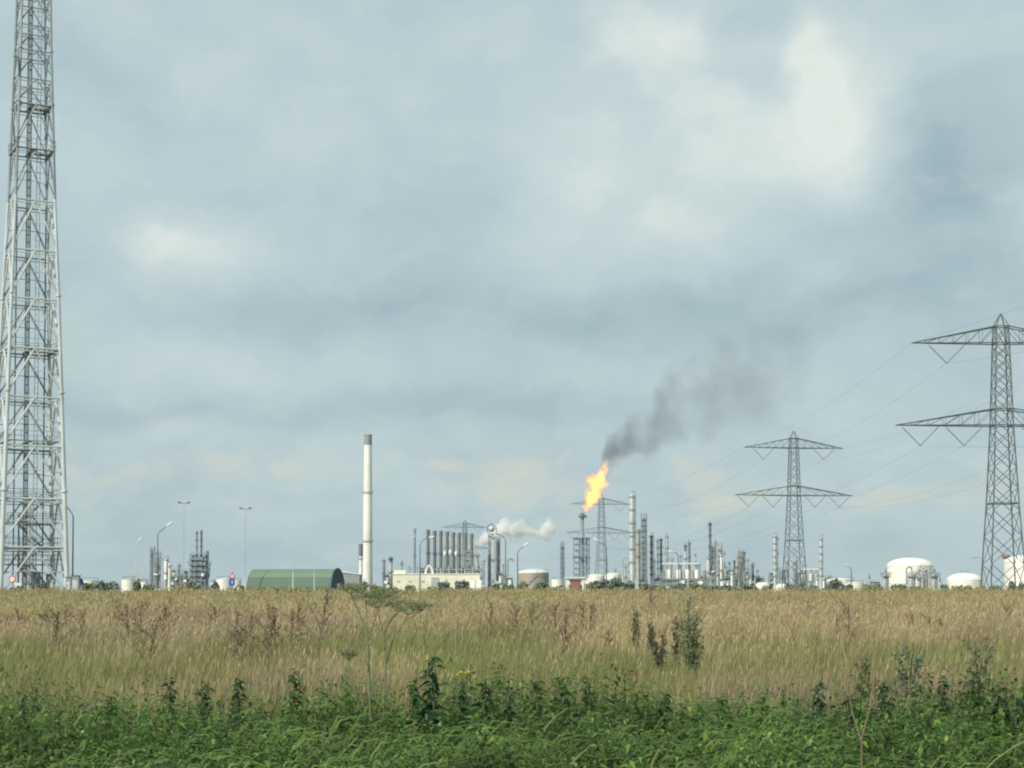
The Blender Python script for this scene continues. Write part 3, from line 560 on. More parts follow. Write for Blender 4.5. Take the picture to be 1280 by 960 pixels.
# ------------------------------------------------------------------ lattice mast
def mast():
    d = 180.; x = X(34.5, d); rz = math.radians(28.5)
    t = thing('lattice_mast', 'tall square lattice mast of pale steel tubes rising out of view on the left', 'mast', (x, d, G), rz)
    Hm = 88.; z0 = 0.
    def Wd(z): return float(np.interp(z, [0, 32, 45, 68, 90], [7.3, 5.3, 4.3, 3.07, 2.7]))*.5
    zp = lambda py: Z(py, d)-G
    sw = zp(248)
    C = [(-1, -1), (1, -1), (1, 1), (-1, 1)]
    P = lambda i, z: Vector((C[i][0]*Wd(z), C[i][1]*Wd(z), z))
    rad = lambda z: float(np.interp(z, [0, 12, 45, 60, 90], [.285, .25, .16, .13, .10]))
    fl = [zp(y) for y in (615, 492, 370, 248)]
    for i in range(4):
        mb = MB(); zz = [0]+fl
        for a, b in zip(zz[:-1], zz[1:]): mb.tube(P(i, a), P(i, b), rad(a), rad(b)*.96, 10)
        for f in fl[:3]:
            p = P(i, f); mb.lathe([(rad(f)*1.55, -.1), (rad(f)*1.55, .1)], 10, p)
        mb.build('lower_leg', M['galv'], t, True)
        mb = MB(); zz = [sw, zp(128), zp(60), zp(-60), Hm]
        for a, b in zip(zz[:-1], zz[1:]): mb.tube(P(i, a), P(i, b), rad(a), rad(b), 8); mb.lathe([(rad(b)*1.6, -.08), (rad(b)*1.6, .08)], 8, P(i, b))
        mb.build('upper_leg', M['galvmid'], t, True)
    levels = [zp(y) for y in (685, 625, 560, 499, 438, 376, 315, 252, 187, 130, 98, 62, 30, -5, -40, -75, -110)]
    for i in range(4):
        j = (i+1) % 4; mb = MB(); mu = MB(); prev = 0.
        for k, lv in enumerate(levels):
            lo = levels[k-1] if k else 0.
            m = mb if lv < sw+.3 else mu; r = .105 if lv < sw+.3 else .07
            a, b = P(i, lv), P(j, lv); m.tube(a, b, r, r, 6); m.tube(a+Vector((0, 0, -.35)), b+Vector((0, 0, -.35)), r*.6, r*.6, 5)
            mid = (a+b)/2; nlo = lo+.55
            m.tube(mid, P(i, nlo), r*1.05, r*1.05, 6); m.tube(mid, P(j, nlo), r*1.05, r*1.05, 6)
            if lv > sw+.3 and k % 2: continue
            h = (lv+lo)/2; ql = mid.lerp(P(i, nlo), .5); qr = mid.lerp(P(j, nlo), .5)
            m.tube(ql, qr, r*.45, r*.45, 5); m.tube(ql, P(i, h), r*.45, r*.45, 5); m.tube(qr, P(j, h), r*.45, r*.45, 5)
        mb.build('lower_bracing', M['galv'] if i != 2 else M['galvmid'], t); mu.build('upper_bracing', M['galvmid'], t)
    # platforms
    def platform(py, out_, full=True, deep=.12):
        z = zp(py); w = Wd(z)+out_; mb = MB()
        for q in (-1, 1): mb.box((0, q*(w-.22), z), (2*w, .44, .07)); mb.box((q*(w-.22), 0, z), (.44, 2*w-.9, .07))
        mb.box((-.25, 0, z), (.5, 2*w-.9, .06)); mb.box((w*.55, .2, z+.003), (w*.8, .9, .06))
        pl = mb.build('platform', M['galvmid'], t); r = MB()
        for hh in (.55, 1.1):
            for a in range(4):
                p, q = Vector((C[a][0]*w, C[a][1]*w, z+hh)), Vector((C[(a+1) % 4][0]*w, C[(a+1) % 4][1]*w, z+hh)); r.tube(p, q, .03, .03, 4)
        for a in range(4):
            for k in range(4):
                p = Vector((C[a][0]*w, C[a][1]*w, z)).lerp(Vector((C[(a+1) % 4][0]*w, C[(a+1) % 4][1]*w, z)), k/4); r.tube(p, p+Vector((0, 0, 1.1)), .035, .035, 4)
        r.build('railing', M['galvmid'], pl)
    for py, o in ((187, .18), (130, .0), (438, -.1), (553, -.25), (625, -.5), (655, -.6), (685, -.5), (706, -.5)): platform(py, o)
    # cable ladder, inner shaft posts, central support, stair
    mb = MB()
    for s in (-.28, .28): mb.box((s*.8-.25, .35, Hm/2), (.08, .12, Hm))
    for k in range(int(Hm/.9)): mb.box((-.25, .35, k*.9), (.44, .08, .12))
    for s in (-.16, 0, .16): mb.tube((s-.25, .25, 0), (s-.25, .25, Hm), .05, .05, 5)
    mb.build('cable_ladder', M['galvdark'], t)
    mb = MB(); mb.box((1.0, .3, Hm*.45), (.07, .07, Hm*.9)); mb.box((.62, .3, Hm*.45), (.07, .07, Hm*.9))
    for k in range(int(Hm*.9/.6)): mb.tube((.62, .3, k*.6), (1., .3, k*.6), .02, .02, 4)
    mb.build('climbing_ladder', M['galvmid'], t)
    for s in (-1.35, 1.9):
        MB().box((s, 1.2, zp(250)/2), (.13, .13, zp(250))).build('inner_post', M['galvdark'], t)
    zc = zp(618); MB().box((0, -.9, zc/2), (.34, .34, zc)).build('support_column', M['galv'], t)
    MB().box((-1.2, -.9, zc/2*.8), (.16, .16, zc*.8)).build('inner_post', M['galvdark'], t)
    for k, (za, zb) in enumerate(((0, zp(706)), (zp(706), zp(685)), (zp(685), zp(655)), (zp(655), zp(625)))):
        s = 1 if k % 2 else -1; st = MB()
        for oy in (0, .8): st.tube((-1.4*s+.6, .9+oy, za), (1.4*s+.6, .9+oy, zb), .07, .07, 4); st.tube((-1.4*s+.6, .9+oy, za+1), (1.4*s+.6, .9+oy, zb+1), .04, .04, 4)
        n = max(3, int((zb-za)/.22))
        for q in range(n):
            f = (q+.5)/n; st.box(((-1.4+2.8*f)*s+.6, 1.3, za+(zb-za)*f), (.26, .8, .04))
        st.build('stair', M['galvmid'], t)
    # small dishes and junction boxes
    for (py, lx, ly) in ((187, -2.4, -2.4), (98, -1.9, -1.9)):
        MB().tube((lx, ly, zp(py)), (lx-.1, ly-.1, zp(py)+2.2), .09, .09, 6).build('antenna_rod', M['galvdark'], t)
mast()
def cabinet(px, top, d, w, label):
    x = X(px, d); H = Z(top, d)-G; t = thing('equipment_cabinet', label, 'cabinet', (x, d, G), 0, 'cabinets at the foot of the mast')
    MB().box((0, 0, H/2), (w, w*.8, H)).build('body', M['galvmid'], t); MB().box((0, 0, H+.04), (w+.12, w*.8+.12, .08)).build('roof', M['galvdark'], t)
    MB().box((0, -w*.4-.01, H*.45), (w*.7, .02, H*.75)).build('door', M['galv'], t)
for a in [(86, 722, 172, .55, 'narrow grey cabinet beside the right leg of the mast'), (95, 720, 176, .8, 'wider grey cabinet by the lamp post near the mast'), (44, 716, 186, 1.1, 'grey equipment cabinet inside the mast foot'), (63, 719, 186, .8, 'small grey cabinet inside the mast foot, right of the larger')]: cabinet(*a)

# ------------------------------------------------------------------ pylons and wires
H0 = 54.6
def pw(z): return float(np.interp(z, [0, 18, 33.3, 49.4, 52.8], [3.5, 2.45, 1.75, 1.3, 1.15]))
ARMS = ((49.3, 52.6, 17.4, (10.6,)), (33.2, 36.4, 20.7, (15.9, 7.4)))
def pylon(px, d, rz, label, mat, r=.2):
    t = thing('power_pylon', label, 'pylon', (X(px, d), d, G), rz, 'power pylons')
    C = [(-1, -1), (1, -1), (1, 1), (-1, 1)]; P = lambda i, z: Vector((C[i][0]*pw(z), C[i][1]*pw(z), z))
    for i in range(4):
        mb = MB(); zz = [0, 18, 33.3, 49.4, 52.8]
        for a, b in zip(zz[:-1], zz[1:]): mb.tube(P(i, a), P(i, b), r, r*.9, 4)
        mb.tube(P(i, 52.8), (0, 0, H0+.6), r*.8, r*.6, 4); mb.build('leg', mat, t)
    zs = [0]
    while zs[-1] < 51: zs.append(zs[-1]+pw(zs[-1])*1.75)
    zs[-1] = 52.8
    for i in range(4):
        j = (i+1) % 4; mb = MB()
        for a, b in zip(zs[:-1], zs[1:]):
            mb.tube(P(i, a), P(j, b), r*.5, r*.5, 4); mb.tube(P(j, a), P(i, b), r*.5, r*.5, 4)
        for z in (18, 33.2, 36.4, 49.3, 52.6): mb.tube(P(i, z), P(j, z), r*.7, r*.7, 4)
        mb.build('bracing', mat, t)
    for zb, zt, L_, vs in ARMS:
        for s in (-1, 1):
            mb = MB(); wb, wt = pw(zb), pw(zt); tip = Vector((s*L_, 0, zb+.1))
            for q in (-1, 1):
                b0 = Vector((s*wb, q*wb, zb)); t0 = Vector((s*wt, q*wt, zt)); mb.tube(b0, tip, r*.8, r*.7, 4); mb.tube(t0, tip, r*.8, r*.6, 4)
                n = 5
                for k in range(1, n+1):
                    f = k/(n+1); f2 = (k-1)/(n+1)
                    mb.tube(b0.lerp(tip, f), t0.lerp(tip, f), r*.35, r*.35, 4); mb.tube(t0.lerp(tip, f2), b0.lerp(tip, f), r*.35, r*.35, 4)
            for k in range(6):
                f = k/6; b0, b1 = Vector((s*wb, -wb, zb)).lerp(tip, f), Vector((s*wb, wb, zb)).lerp(tip, f); mb.tube(b0, b1, r*.3, r*.3, 4)
            mb.build('crossarm', mat, t)
            for v in vs:
                for e in (-1, 1):
                    a = Vector((s*v+e*3.6, 0, zb-.2)); b = Vector((s*v, 0, zb-3.9)); p0 = a.lerp(b, .12); p1 = a.lerp(b, .97); iv = MB().tube(a, b, .05, .05, 4)
                    iv.tube(p0, p1, .07, .07, 6)
                    for k in range(9): iv.tube(p0.lerp(p1, k/8)-(b-a)*.008, p0.lerp(p1, k/8)+(b-a)*.008, .12, .12, 6)
                    iv.build('insulator_string', M['insul'], t)
    return t
PY = [(1254, 311, 0), (993, 541, math.radians(8)), (752, 895, math.radians(14)), (581, 1225, math.radians(17))]
labs = ['nearest and largest power pylon, cut by the right side of the view', 'whole two armed power pylon right of centre, second nearest', 'third power pylon with two crossarms, standing behind the flame', 'smallest and farthest power pylon above the row of dark stacks']
for i, (px, d, rz) in enumerate(PY): pylon(px, d, rz, labs[i], M['pylon'] if i < 1 else M['pylonfar'] if i > 1 else M['pylonmid'] if 'pylonmid' in M else paint('hazed_mid_pylon_steel', (.125, .155, .155), .6, scale=.3), (.15, .155, .15, .18)[i])  # farther pylons get paler steel, haze painted by distance
def wires():
    pts_base = [(Vector((108, -60, G)), 0)]+[(Vector((X(px, d), d, G)), rz) for px, d, rz in PY]+[(Vector((-190, 1560, G)), math.radians(25))]
    def att(k, off, z):
        b, rz = pts_base[k]; return b+Vector((off*math.cos(rz), off*math.sin(rz), z))
    names = {-17.4: 'upper earth wire on the left crossarm tips', 17.4: 'upper earth wire on the right crossarm tips', -10.6: 'conductor under the left upper crossarms', 10.6: 'conductor under the right upper crossarms',
             -15.9: 'outer conductor under the left lower crossarms', -7.4: 'inner conductor under the left lower crossarms', 7.4: 'inner conductor under the right lower crossarms', 15.9: 'outer conductor under the right lower crossarms'}
    for off, nm in names.items():
        z = 49.5 if abs(off) == 17.4 else (45.4 if abs(off) == 10.6 else 29.3); mb = MB()
        for k in range(len(pts_base)-1):
            a, b = att(k, off, z), att(k+1, off, z); Ls = (b-a).length; sag = 9*(Ls/350)**2*(.7 if abs(off) == 17.4 else 1); n = 22
            P = [a.lerp(b, i/n)-Vector((0, 0, 4*sag*(i/n)*(1-i/n))) for i in range(n+1)]; rr = .016 if k < 2 else .024
            mb.path(P, rr, 5)
        o = mb.build('power_line', M['wire']); tag(o, 'grey '+nm+' of the pylons', 'power line', 'wires strung between the pylons')
wires()

# ------------------------------------------------------------------ lamps, posts, signs
def lamp(px, top, d, hx, hy, label, dark=True, curved=False):
    x = X(px, d); H = Z(top, d)-G; t = thing('street_lamp', label, 'street lamp', (x, d, G), 0, 'street lamps along the road')
    m = M['galvdark'] if dark else M['galv']; r = max(.085, d*.00034)
    MB().tube((0, 0, 0), (0, 0, H*.3), r*1.35, r*1.2, 8).tube((0, 0, H*.3), (0, 0, H), r*1.05, r*.8, 8).build('pole', m, t, True)
    hxm = X(hx, d)-x; hz = Z(hy, d)-G; s = 1 if hxm > 0 else -1
    if curved: P = [(0, 0, H), (hxm*.12, 0, H+(hz-H)*.45), (hxm*.4, 0, H+(hz-H)*.85), (hxm*.8, 0, hz)]
    else: P = [(0, 0, H), (hxm*.15, 0, H+(hz-H)*.25), (hxm*.7, 0, H+(hz-H)*.8)]
    MB().path(P, r*.7, 6).build('arm', m, t, True)
    a = Vector(P[-1]); dr = Vector((hxm, 0, hz))-Vector(P[-2]); dr.normalize(); L_ = max(1.0, d*.0034)
    mb = MB(); 
    mb.path([a-dr*.1, a+dr*L_*.3, a+dr*L_*.8, a+dr*L_], [r*.7, r*1.5, r*1.7, r*.9], 8); mb.build('lamp_head', M['lampwhite'], t, True)
lamp(91, 645, 185, 80, 631, 'street lamp beside the mast, white head turned to the left', True)
lamp(197, 668, 230, 213, 655, 'dark street lamp with white slanted head in front of the blue grey unit', True)
lamp(525, 682, 350, 539, 672, 'curved arm street lamp in front of the row of dark stacks', True, True)
lamp(632, 676, 350, 616, 667, 'street lamp with head turned left at the steaming tower', True, True)
lamp(647, 690, 360, 658, 681, 'street lamp with arm turned right by the beige tank', True)
lamp(758, 683, 400, 745, 675, 'street lamp with head turned left at the third pylon', True)
lamp(848, 696, 420, 841, 690, 'curved dark street lamp in front of the pipe rack', True, True)
lamp(1064, 712, 420, 1060, 708, 'small street lamp left of the large domed tank', True)
lamp(171, 680, 420, 174, 676, 'thin far street lamp above the white tanks', False)
def highmast(px, top, d, label):
    H = Z(top, d)-G; t = thing('high_mast_light', label, 'floodlight mast', (X(px, d), d, G), 0, 'high mast floodlights')
    MB().tube((0, 0, 0), (0, 0, H), .13, .08, 8).build('pole', M['vessel'], t)
    MB().tube((-1.5, 0, H), (1.5, 0, H-.1), .09, .09, 5).build('crossbar', M['galvdark'], t)
    for s in (-1, 1): MB().box((s*1.55, 0, H+.25), (.9, .6, .45)).build('floodlight', M['galvdark'], t)
highmast(229.5, 629, 520, 'taller thin floodlight mast left of the dark unit'); highmast(306.5, 636, 520, 'thin floodlight mast above the left end of the green shed')
def post(px, top, d, r, label, mat='galv'):
    H = Z(top, d)-G; mb = MB().tube((0, 0, 0), (0, 0, H*.5), r, r*.85, 8).tube((0, 0, H*.5), (0, 0, H), r*.8, r*.55, 8); mb.lathe([(r*2, 0), (r*2, .25)], 8)
    o = mb.build('post', M[mat], None, True); o.location = (X(px, d), d, G); tag(o, label, 'post', 'slender pale posts')
post(202.5, 680, 230, .12, 'pale post close right of the dark street lamp'); post(366.5, 699, 300, .14, 'white post in front of the middle of the green shed'); post(393, 702, 300, .11, 'thinner white post in front of the right half of the green shed')
post(797.5, 706, 400, .16, 'short white post at the foot of the beige column'); post(860, 708, 400, .14, 'short white post in front of the pipe rack'); post(307, 722, 300, .16, 'short pale post left of the green shed'); post(225.5, 700, 500, .12, 'faint pole among the pale process vessels')
def disc(mb, c, r, y, n=20, t=.03):
    mb.tube((c[0], y, c[1]), (c[0], y+t, c[1]), r, r, n)
d = 175; t = thing('road_sign', 'round white sign with red rim and small white plate by the mast', 'road sign', (X(16.5, d), d, G)); hz = Z(724, d)-G
MB().tube((0, 0, 0), (0, 0, hz+.3), .07, .06, 8).build('post', M['galvmid'], t)
mb = MB(); disc(mb, (-.05, hz), .40, -.12); mb.build('rim', M['signred'], t); mb = MB(); disc(mb, (-.05, hz), .29, -.15); mb.build('face', M['signwhite'], t)
MB().box((.55, -.1, hz-.55), (.75, .04, .3)).build('plate', M['signwhite'], t)
d = 180; t = thing('road_sign', 'round blue sign with a white plate below, right of the mast lamp', 'road sign', (X(100, d), d, G)); hz = Z(727, d)-G
MB().tube((0, 0, 0), (0, 0, hz+.3), .07, .06, 8).build('post', M['galvmid'], t); mb = MB(); disc(mb, (0, hz), .42, -.12); mb.build('face', M['blue'], t); MB().box((0, -.1, hz-.72), (.8, .04, .28)).build('plate', M['signwhite'], t)
d = 240; t = thing('road_sign', 'red rimmed triangle sign mounted above a blue sign on one post', 'road sign', (X(290.5, d), d, G)); hz = Z(719, d)-G
MB().box((-.12, 0, hz/2), (.09, .09, hz)).box((.12, 0, hz/2), (.09, .09, hz)).build('post', M['galvmid'], t)
mb = MB(); mb.add([(-.55, -.12, hz-.45), (.55, -.12, hz-.45), (0, -.12, hz+.5), (-.55, -.08, hz-.45), (.55, -.08, hz-.45), (0, -.08, hz+.5)], [(0, 1, 2), (5, 4, 3), (0, 3, 4, 1), (1, 4, 5, 2), (2, 5, 3, 0)]); mb.build('triangle_rim', M['signred'], t)
mb = MB(); mb.add([(-.3, -.126, hz-.32), (.3, -.126, hz-.32), (0, -.126, hz+.22)], [(0, 1, 2)]); mb.build('triangle_face', M['signwhite'], t)
MB().box((0, -.1, hz-1.05), (.8, .04, 1.05)).build('blue_plate', M['blue'], t); MB().box((0, -.13, hz-1.05), (.12, .01, .55)).build('white_arrow', M['signwhite'], t)
for xo, l in ((.9, 0),): MB().box((xo, 0, .8), (.35, .2, 1.6)).build('small_board', M['signwhite'], t)

# ------------------------------------------------------------------ chimneys
def plat_ring(t, R, z, mat, ext=.9, name='platform'):
    mb = MB().lathe([(R+.02, z-.1), (R+ext, z-.1), (R+ext, z+.05), (R+.02, z+.05)], 18); p = mb.build(name, mat, t)
    r = MB(); r.ring(R+ext, z+1.1, .06, 14); r.ring(R+ext, z+.6, .05, 14)
    for i in range(10):
        a = i*.6283; r.tube(((R+ext)*math.cos(a), (R+ext)*math.sin(a), z), ((R+ext)*math.cos(a), (R+ext)*math.sin(a), z+1.1), .05, .05, 4)
    r.build('railing', mat, p)
def chimney():
    d = 1000.; t = thing('tall_chimney', 'tallest pale cream chimney with grey cap and ring platforms', 'chimney', (X(459.5, d), d, G)); H = Z(543, d)-G; z1 = Z(556, d)-G
    MB().lathe([(3.25, 0), (3.1, 12), (2.9, H*.35), (2.7, H*.65), (2.4, z1)], 28).build('shaft', M['chim'], t, True)
    MB().lathe([(2.5, z1), (2.5, H-.6), (2.65, H-.6), (2.65, H), (1.9, H), (1.9, H-1)], 28).build('cap', M['chimtop'], t, True)
    for py in (677, 616): plat_ring(t, 2.7 if py == 677 else 2.4, Z(py, d)-G, M['galvmid'])
    mb = MB()
    for s in (-.35, .35): mb.tube((-2.95, s, 0), (-2.35, s, H), .09, .09, 4)
    for k in range(60): mb.tube((-2.95+.6*k/60, -.35, H*k/60), (-2.95+.6*k/60, .35, H*k/60), .05, .05, 4)
    for k in range(24):
        z = 4+k*(H-6)/24; mb.path([(-2.9+.6*z/H, -.4, z), (-3.5+.6*z/H, -.35, z), (-3.5+.6*z/H, .35, z), (-2.9+.6*z/H, .4, z)], .05, 4)
    mb.build('ladder', M['galvmid'], t); MB().lathe([(3.6, 0), (3.6, 1.5), (3.2, 2.2)], 20).build('foundation', M['chim'], t)
    d = 985.; t = thing('short_stack', 'short thin white stack with black top just left of the tall chimney', 'chimney', (X(451, d), d, G)); H = Z(680, d)-G; z1 = Z(695, d)-G
    MB().lathe([(1.15, 0), (1.0, z1)], 16).build('shaft', M['white'], t, True); MB().lathe([(1.35, z1), (1.35, H), (1.0, H)], 16).build('cap', M['slate'], t, True); plat_ring(t, 1.1, z1-2, M['slate'], .6)
    MB().lathe([(2.4, 0), (2.2, 4), (1.1, 6)], 16).build('base_cone', M['white'], t)
    d = 990.; t = thing('dark_tank', 'small dark vessel at the foot of the tall chimney', 'vessel', (X(455.5, d), d, G)); MB().lathe([(2, 0), (2, 5), (1.2, 6.6)], 16).build('shell', M['slate'], t, True); MB().tube((0, 0, 6.4), (0, 0, 8.5), .25, .2, 8).build('vent', M['slate'], t)
chimney()

# ------------------------------------------------------------------ process plant
def tower(px, top, wpx, d, label, mat='silver', plats=3, ladder=1, pipe=1, cage=0, head='dome', trim='slate', name='distillation_tower', cat='process column', taper=.0, cap=None):
    H = Z(top, d)-G; R = wpx/F*d/2; t = thing(name, label, cat, (X(px, d), d, G), 0, 'process columns of the refinery'); hb = H-R*.7 if head == 'dome' else H
    pr = [(R*1.12, 0), (R*1.12, H*.06), (R, H*.07), (R*(1-taper*.5), H*.5), (R*(1-taper), hb)]
    Rt = R*(1-taper)
    if head == 'dome': pr += [(Rt*.92, hb+Rt*.3), (Rt*.65, hb+Rt*.55), (Rt*.2, hb+Rt*.7)]
    else: pr += [(Rt*1.08, hb), (Rt*1.08, hb+.3), (Rt*.7, hb+.3)]
    MB().lathe(pr, 18).build('vessel', M[mat], t, True)
    if head == 'dome': MB().tube((0, 0, H-.1), (0, 0, H+1.3), .25, .2, 6).build('vent_pipe', M[trim], t)
    if cap: MB().lathe([(Rt*1.03, H*.86), (Rt*1.06, H-.1), (Rt*.7, H+.02)], 16).build('cap', M[cap], t)
    for k in range(plats):
        z = H*(.97-.8*k/max(1, plats)) if plats > 1 else H*.9; plat_ring(t, R*(1-taper*z/H), z-.4, M[trim], .55+.25*random.random())
    if ladder:
        mb = MB(); a = -1.9+random.random(); cx, cy = math.cos(a)*(R+.5), math.sin(a)*(R+.5)
        for s in (-.28, .28): mb.tube((cx+s, cy, 0), (cx+s, cy, H), .07, .07, 4)
        for k in range(int(H/1.6)): mb.tube((cx-.28, cy, k*1.6), (cx+.28, cy, k*1.6), .05, .05, 4); 
        mb.build('ladder', M[trim], t)
    if pipe:
        s = 1 if random.random() < .6 else -1; rp = max(.22, R*.18); xo = s*(R+rp+.35)
        MB().path([(0, 0, H-.2), (0, 0, H+1.5), (xo*.5, -.2, H+2.0), (xo, -.3, H+1.2), (xo, -.3, H*.15), (xo*1.6, -.3, H*.1)], rp, 7).build('overhead_pipe', M['galvmid' if mat != 'galvmid' else 'silver'], t, True)
        for k in range(5): MB().box((xo*.75, -.2, H*(.2+.16*k)), (abs(xo)*.5, .2, .25)).build('pipe_bracket', M[trim], t)
    return t
def frame_tower(px, top, wpx, d, label, mat='bluegrey', lev=8, inner='silver', innerw=.45, name='steel_frame_tower', solid=.0, depth=None, cat='process structure', mast_top=0):
    H = Z(top, d)-G; w = wpx/F*d/2; dp = (depth or w*2)/2; t = thing(name, label, cat, (X(px, d), d, G), 0, 'steel framed units of the refinery'); m = M[mat]; r = max(.18, d*.00020)
    C = [(-w, -dp), (w, -dp), (w, dp), (-w, dp)]
    for c in C: MB().tube((c[0], c[1], 0), (c[0], c[1], H), r, r, 4).build('post', m, t)
    fl = MB(); br = MB(); rl = MB()
    for k in range(1, lev+1):
        z = H*k/lev; z0 = H*(k-1)/lev; rl = MB(); dk = MB().box((0, 0, z-.12), (2*w+.5, 2*dp+.5, .22)).build('deck', m, t)
        for i in range(4):
            a, b = C[i], C[(i+1) % 4]
            if (k+i) % 2: a, b = b, a
            br.tube((a[0], a[1], z0), (b[0], b[1], z-.2), r*.6, r*.6, 4)
            rl.tube((a[0]*1.05, a[1]*1.05, z+1.1), (b[0]*1.05, b[1]*1.05, z+1.1), .07, .07, 4)
        for c in C: rl.tube((c[0]*1.05, c[1]*1.05, z-.1), (c[0]*1.05, c[1]*1.05, z+1.1), .06, .06, 4)
        rl.build('railing', m, dk)
    br.build('bracing', m, t)
    R = w*innerw
    if inner: MB().lathe([(R, 0), (R, H*.9), (R*.7, H*.95), (R*.2, H*.97)], 14).build('vessel', M[inner], t, True)
    if solid:
        mb = MB()
        for k in range(int(lev*3)):
            z = H*random.random()*solid; mb.box((random.uniform(-.6, .6)*w, random.uniform(-.6, .6)*dp, z+1), (w*random.uniform(.5, 1.0), dp*random.uniform(.4, .9), random.uniform(2, 5)))
        mb.build('equipment', m, t)
        for k in range(max(2, int(w/1.8))):
            xx = random.uniform(-.85, .85)*w; r = random.uniform(.7, 1.5); z = random.choice((.6, H*.4, H*.15)); h = random.uniform(1.5, 3.5); q = MB()
            if random.random() < .5: q.tube((xx-h*.6, -dp-.6, z+r), (xx+h*.6, -dp-.6, z+r), r, r, 12)
            else: q.lathe([(r*.4, z), (r, z+.4), (r, z+h), (r*.4, z+h+.5)], 12, (xx, -dp-.6, 0))
            q.build('small_vessel', M[random.choice(('white', 'white', 'silver', 'cream'))], t, True)
    mb = MB()
    for k in range(4):
        xx = random.uniform(-.9, .9)*w; mb.path([(xx, -dp-.3, 0), (xx, -dp-.3, H*random.uniform(.5, .95)), (xx*.6, 0, H*random.uniform(.6, .95))], .2, 6)
    mb.build('riser_pipe', M['galvmid'], t)
    if mast_top: MB().tube((0, 0, H), (0, 0, H+mast_top), .2, .1, 5).build('vent_pipe', m, t)
    return t
def gooseneck(px, top, d, label, mat='galvmid'):
    H = Z(top, d)-G; t = thing('vent_stack', label, 'vent stack', (X(px, d), d, G)); MB().path([(0, 0, 0), (0, 0, H-2), (.6, 0, H-.5), (1.6, 0, H), (2.6, 0, H-.6), (2.9, 0, H-1.8)], .45, 8).build('pipe', M[mat], t, True)
    MB().lathe([(1.2, 0), (1.0, H*.35), (.5, H*.45)], 12).build('base', M['silver'], t, True)
D = 1200.
# left group
frame_tower(190.5, 684, 5, D, 'narrow blue grey frame at the left of the left plant group', 'bluegrey', 7, 'vessel', .4)
frame_tower(197.5, 690, 7, 1180, 'blue grey frame behind the dark street lamp', 'bluegrey', 6, 'silver', .5, solid=.8)
tower(207.5, 698, 4.2, 1150, 'white rounded vessel with platform right of the dark street lamp', 'white', 2, 1, 1)
tower(212, 704, 3.2, 1140, 'short white vessel with dark base in the left group', 'white', 1, 1, 0, trim='slate')
frame_tower(217, 712, 12, 1170, 'low pale pipe structure left of the dark unit', 'galvmid', 3, 'white', .5, solid=.6)
tower(224.5, 706, 3, 1180, 'thin dark capped column in the left group', 'slate', 2, 1, 0)
frame_tower(232, 713, 13, 1150, 'low pale pipe structure touching the dark unit', 'galvmid', 3, 'silver', .5, solid=.7)
for px, s, l in ((207, 4, 'small white sphere tank low in the left group'), (220.5, 3.4, 'small white round drum beside the faint pole')):
    dd = 1100; R = s/F*dd/2*1.0; t = thing('small_tank', l, 'tank', (X(px, dd), dd, G)); z = Z(724, dd)-G
    MB().lathe([(R*math.sin(a*math.pi/10)+.01, z-R*math.cos(a*math.pi/10)) for a in range(11)], 16).build('shell', M['white'], t, True)
    for a in range(4): MB().tube((R*.8*math.cos(a*1.57), R*.8*math.sin(a*1.57), 0), (R*.8*math.cos(a*1.57), R*.8*math.sin(a*1.57), z), .2, .2, 5).build('leg', M['galvmid'], t)
def dark_unit():
    d = 1150.; t = frame_tower(249, 693, 19, d, 'dark bulky process unit with twin stacks in the left plant group', 'bluegrey', 7, None, .4, 'process_unit', solid=.95, depth=12)
    H = Z(693, d)-G; mb = MB(); mb.box((-1, 0, H*.47), (8.4, 9, H*.94)); mb.box((3.4, .5, H*.33), (4, 8, H*.66)); mb.box((-5, 0, H*.36), (2.2, 6, H*.5)); mb.build('reactor_block', M['bluegrey'], t)
    for px, top, w in ((246, 664, 2.7), (251.8, 663, 2.7)):
        h = Z(top, d)-G; x = X(px, d)-X(249, d); R = w/F*d/2; MB().lathe([(R, H*.8), (R, h), (R*.6, h+.3)], 14, (x, -1, 0)).build('stack', M['galvmid'] if px < 250 else M['slate'], t, True)
        for k in range(3): MB().lathe([(R+.02, 0), (R+.7, 0), (R+.7, .2), (R+.02, .2)], 14, (x, -1, h-1.5-k*5)).build('stack_platform', M['slate'], t)
    h = Z(689, d)-G; MB().lathe([(1.2, 0), (1.2, h), (.5, h+.6)], 14, (X(259.5, d)-X(249, d), -2, 0)).build('side_column', M['bluegrey'], t, True)
    MB().path([(X(262, d)-X(249, d), -2, 10), (X(263.5, d)-X(249, d), -2, 22)], .4, 5).build('side_pipe', M['slate'], t)
    MB().box((-6.3, -3, Z(704, d)-G), (2.4, 2.4, 3)).build('side_drum', M['bluegrey'], t)
dark_unit()

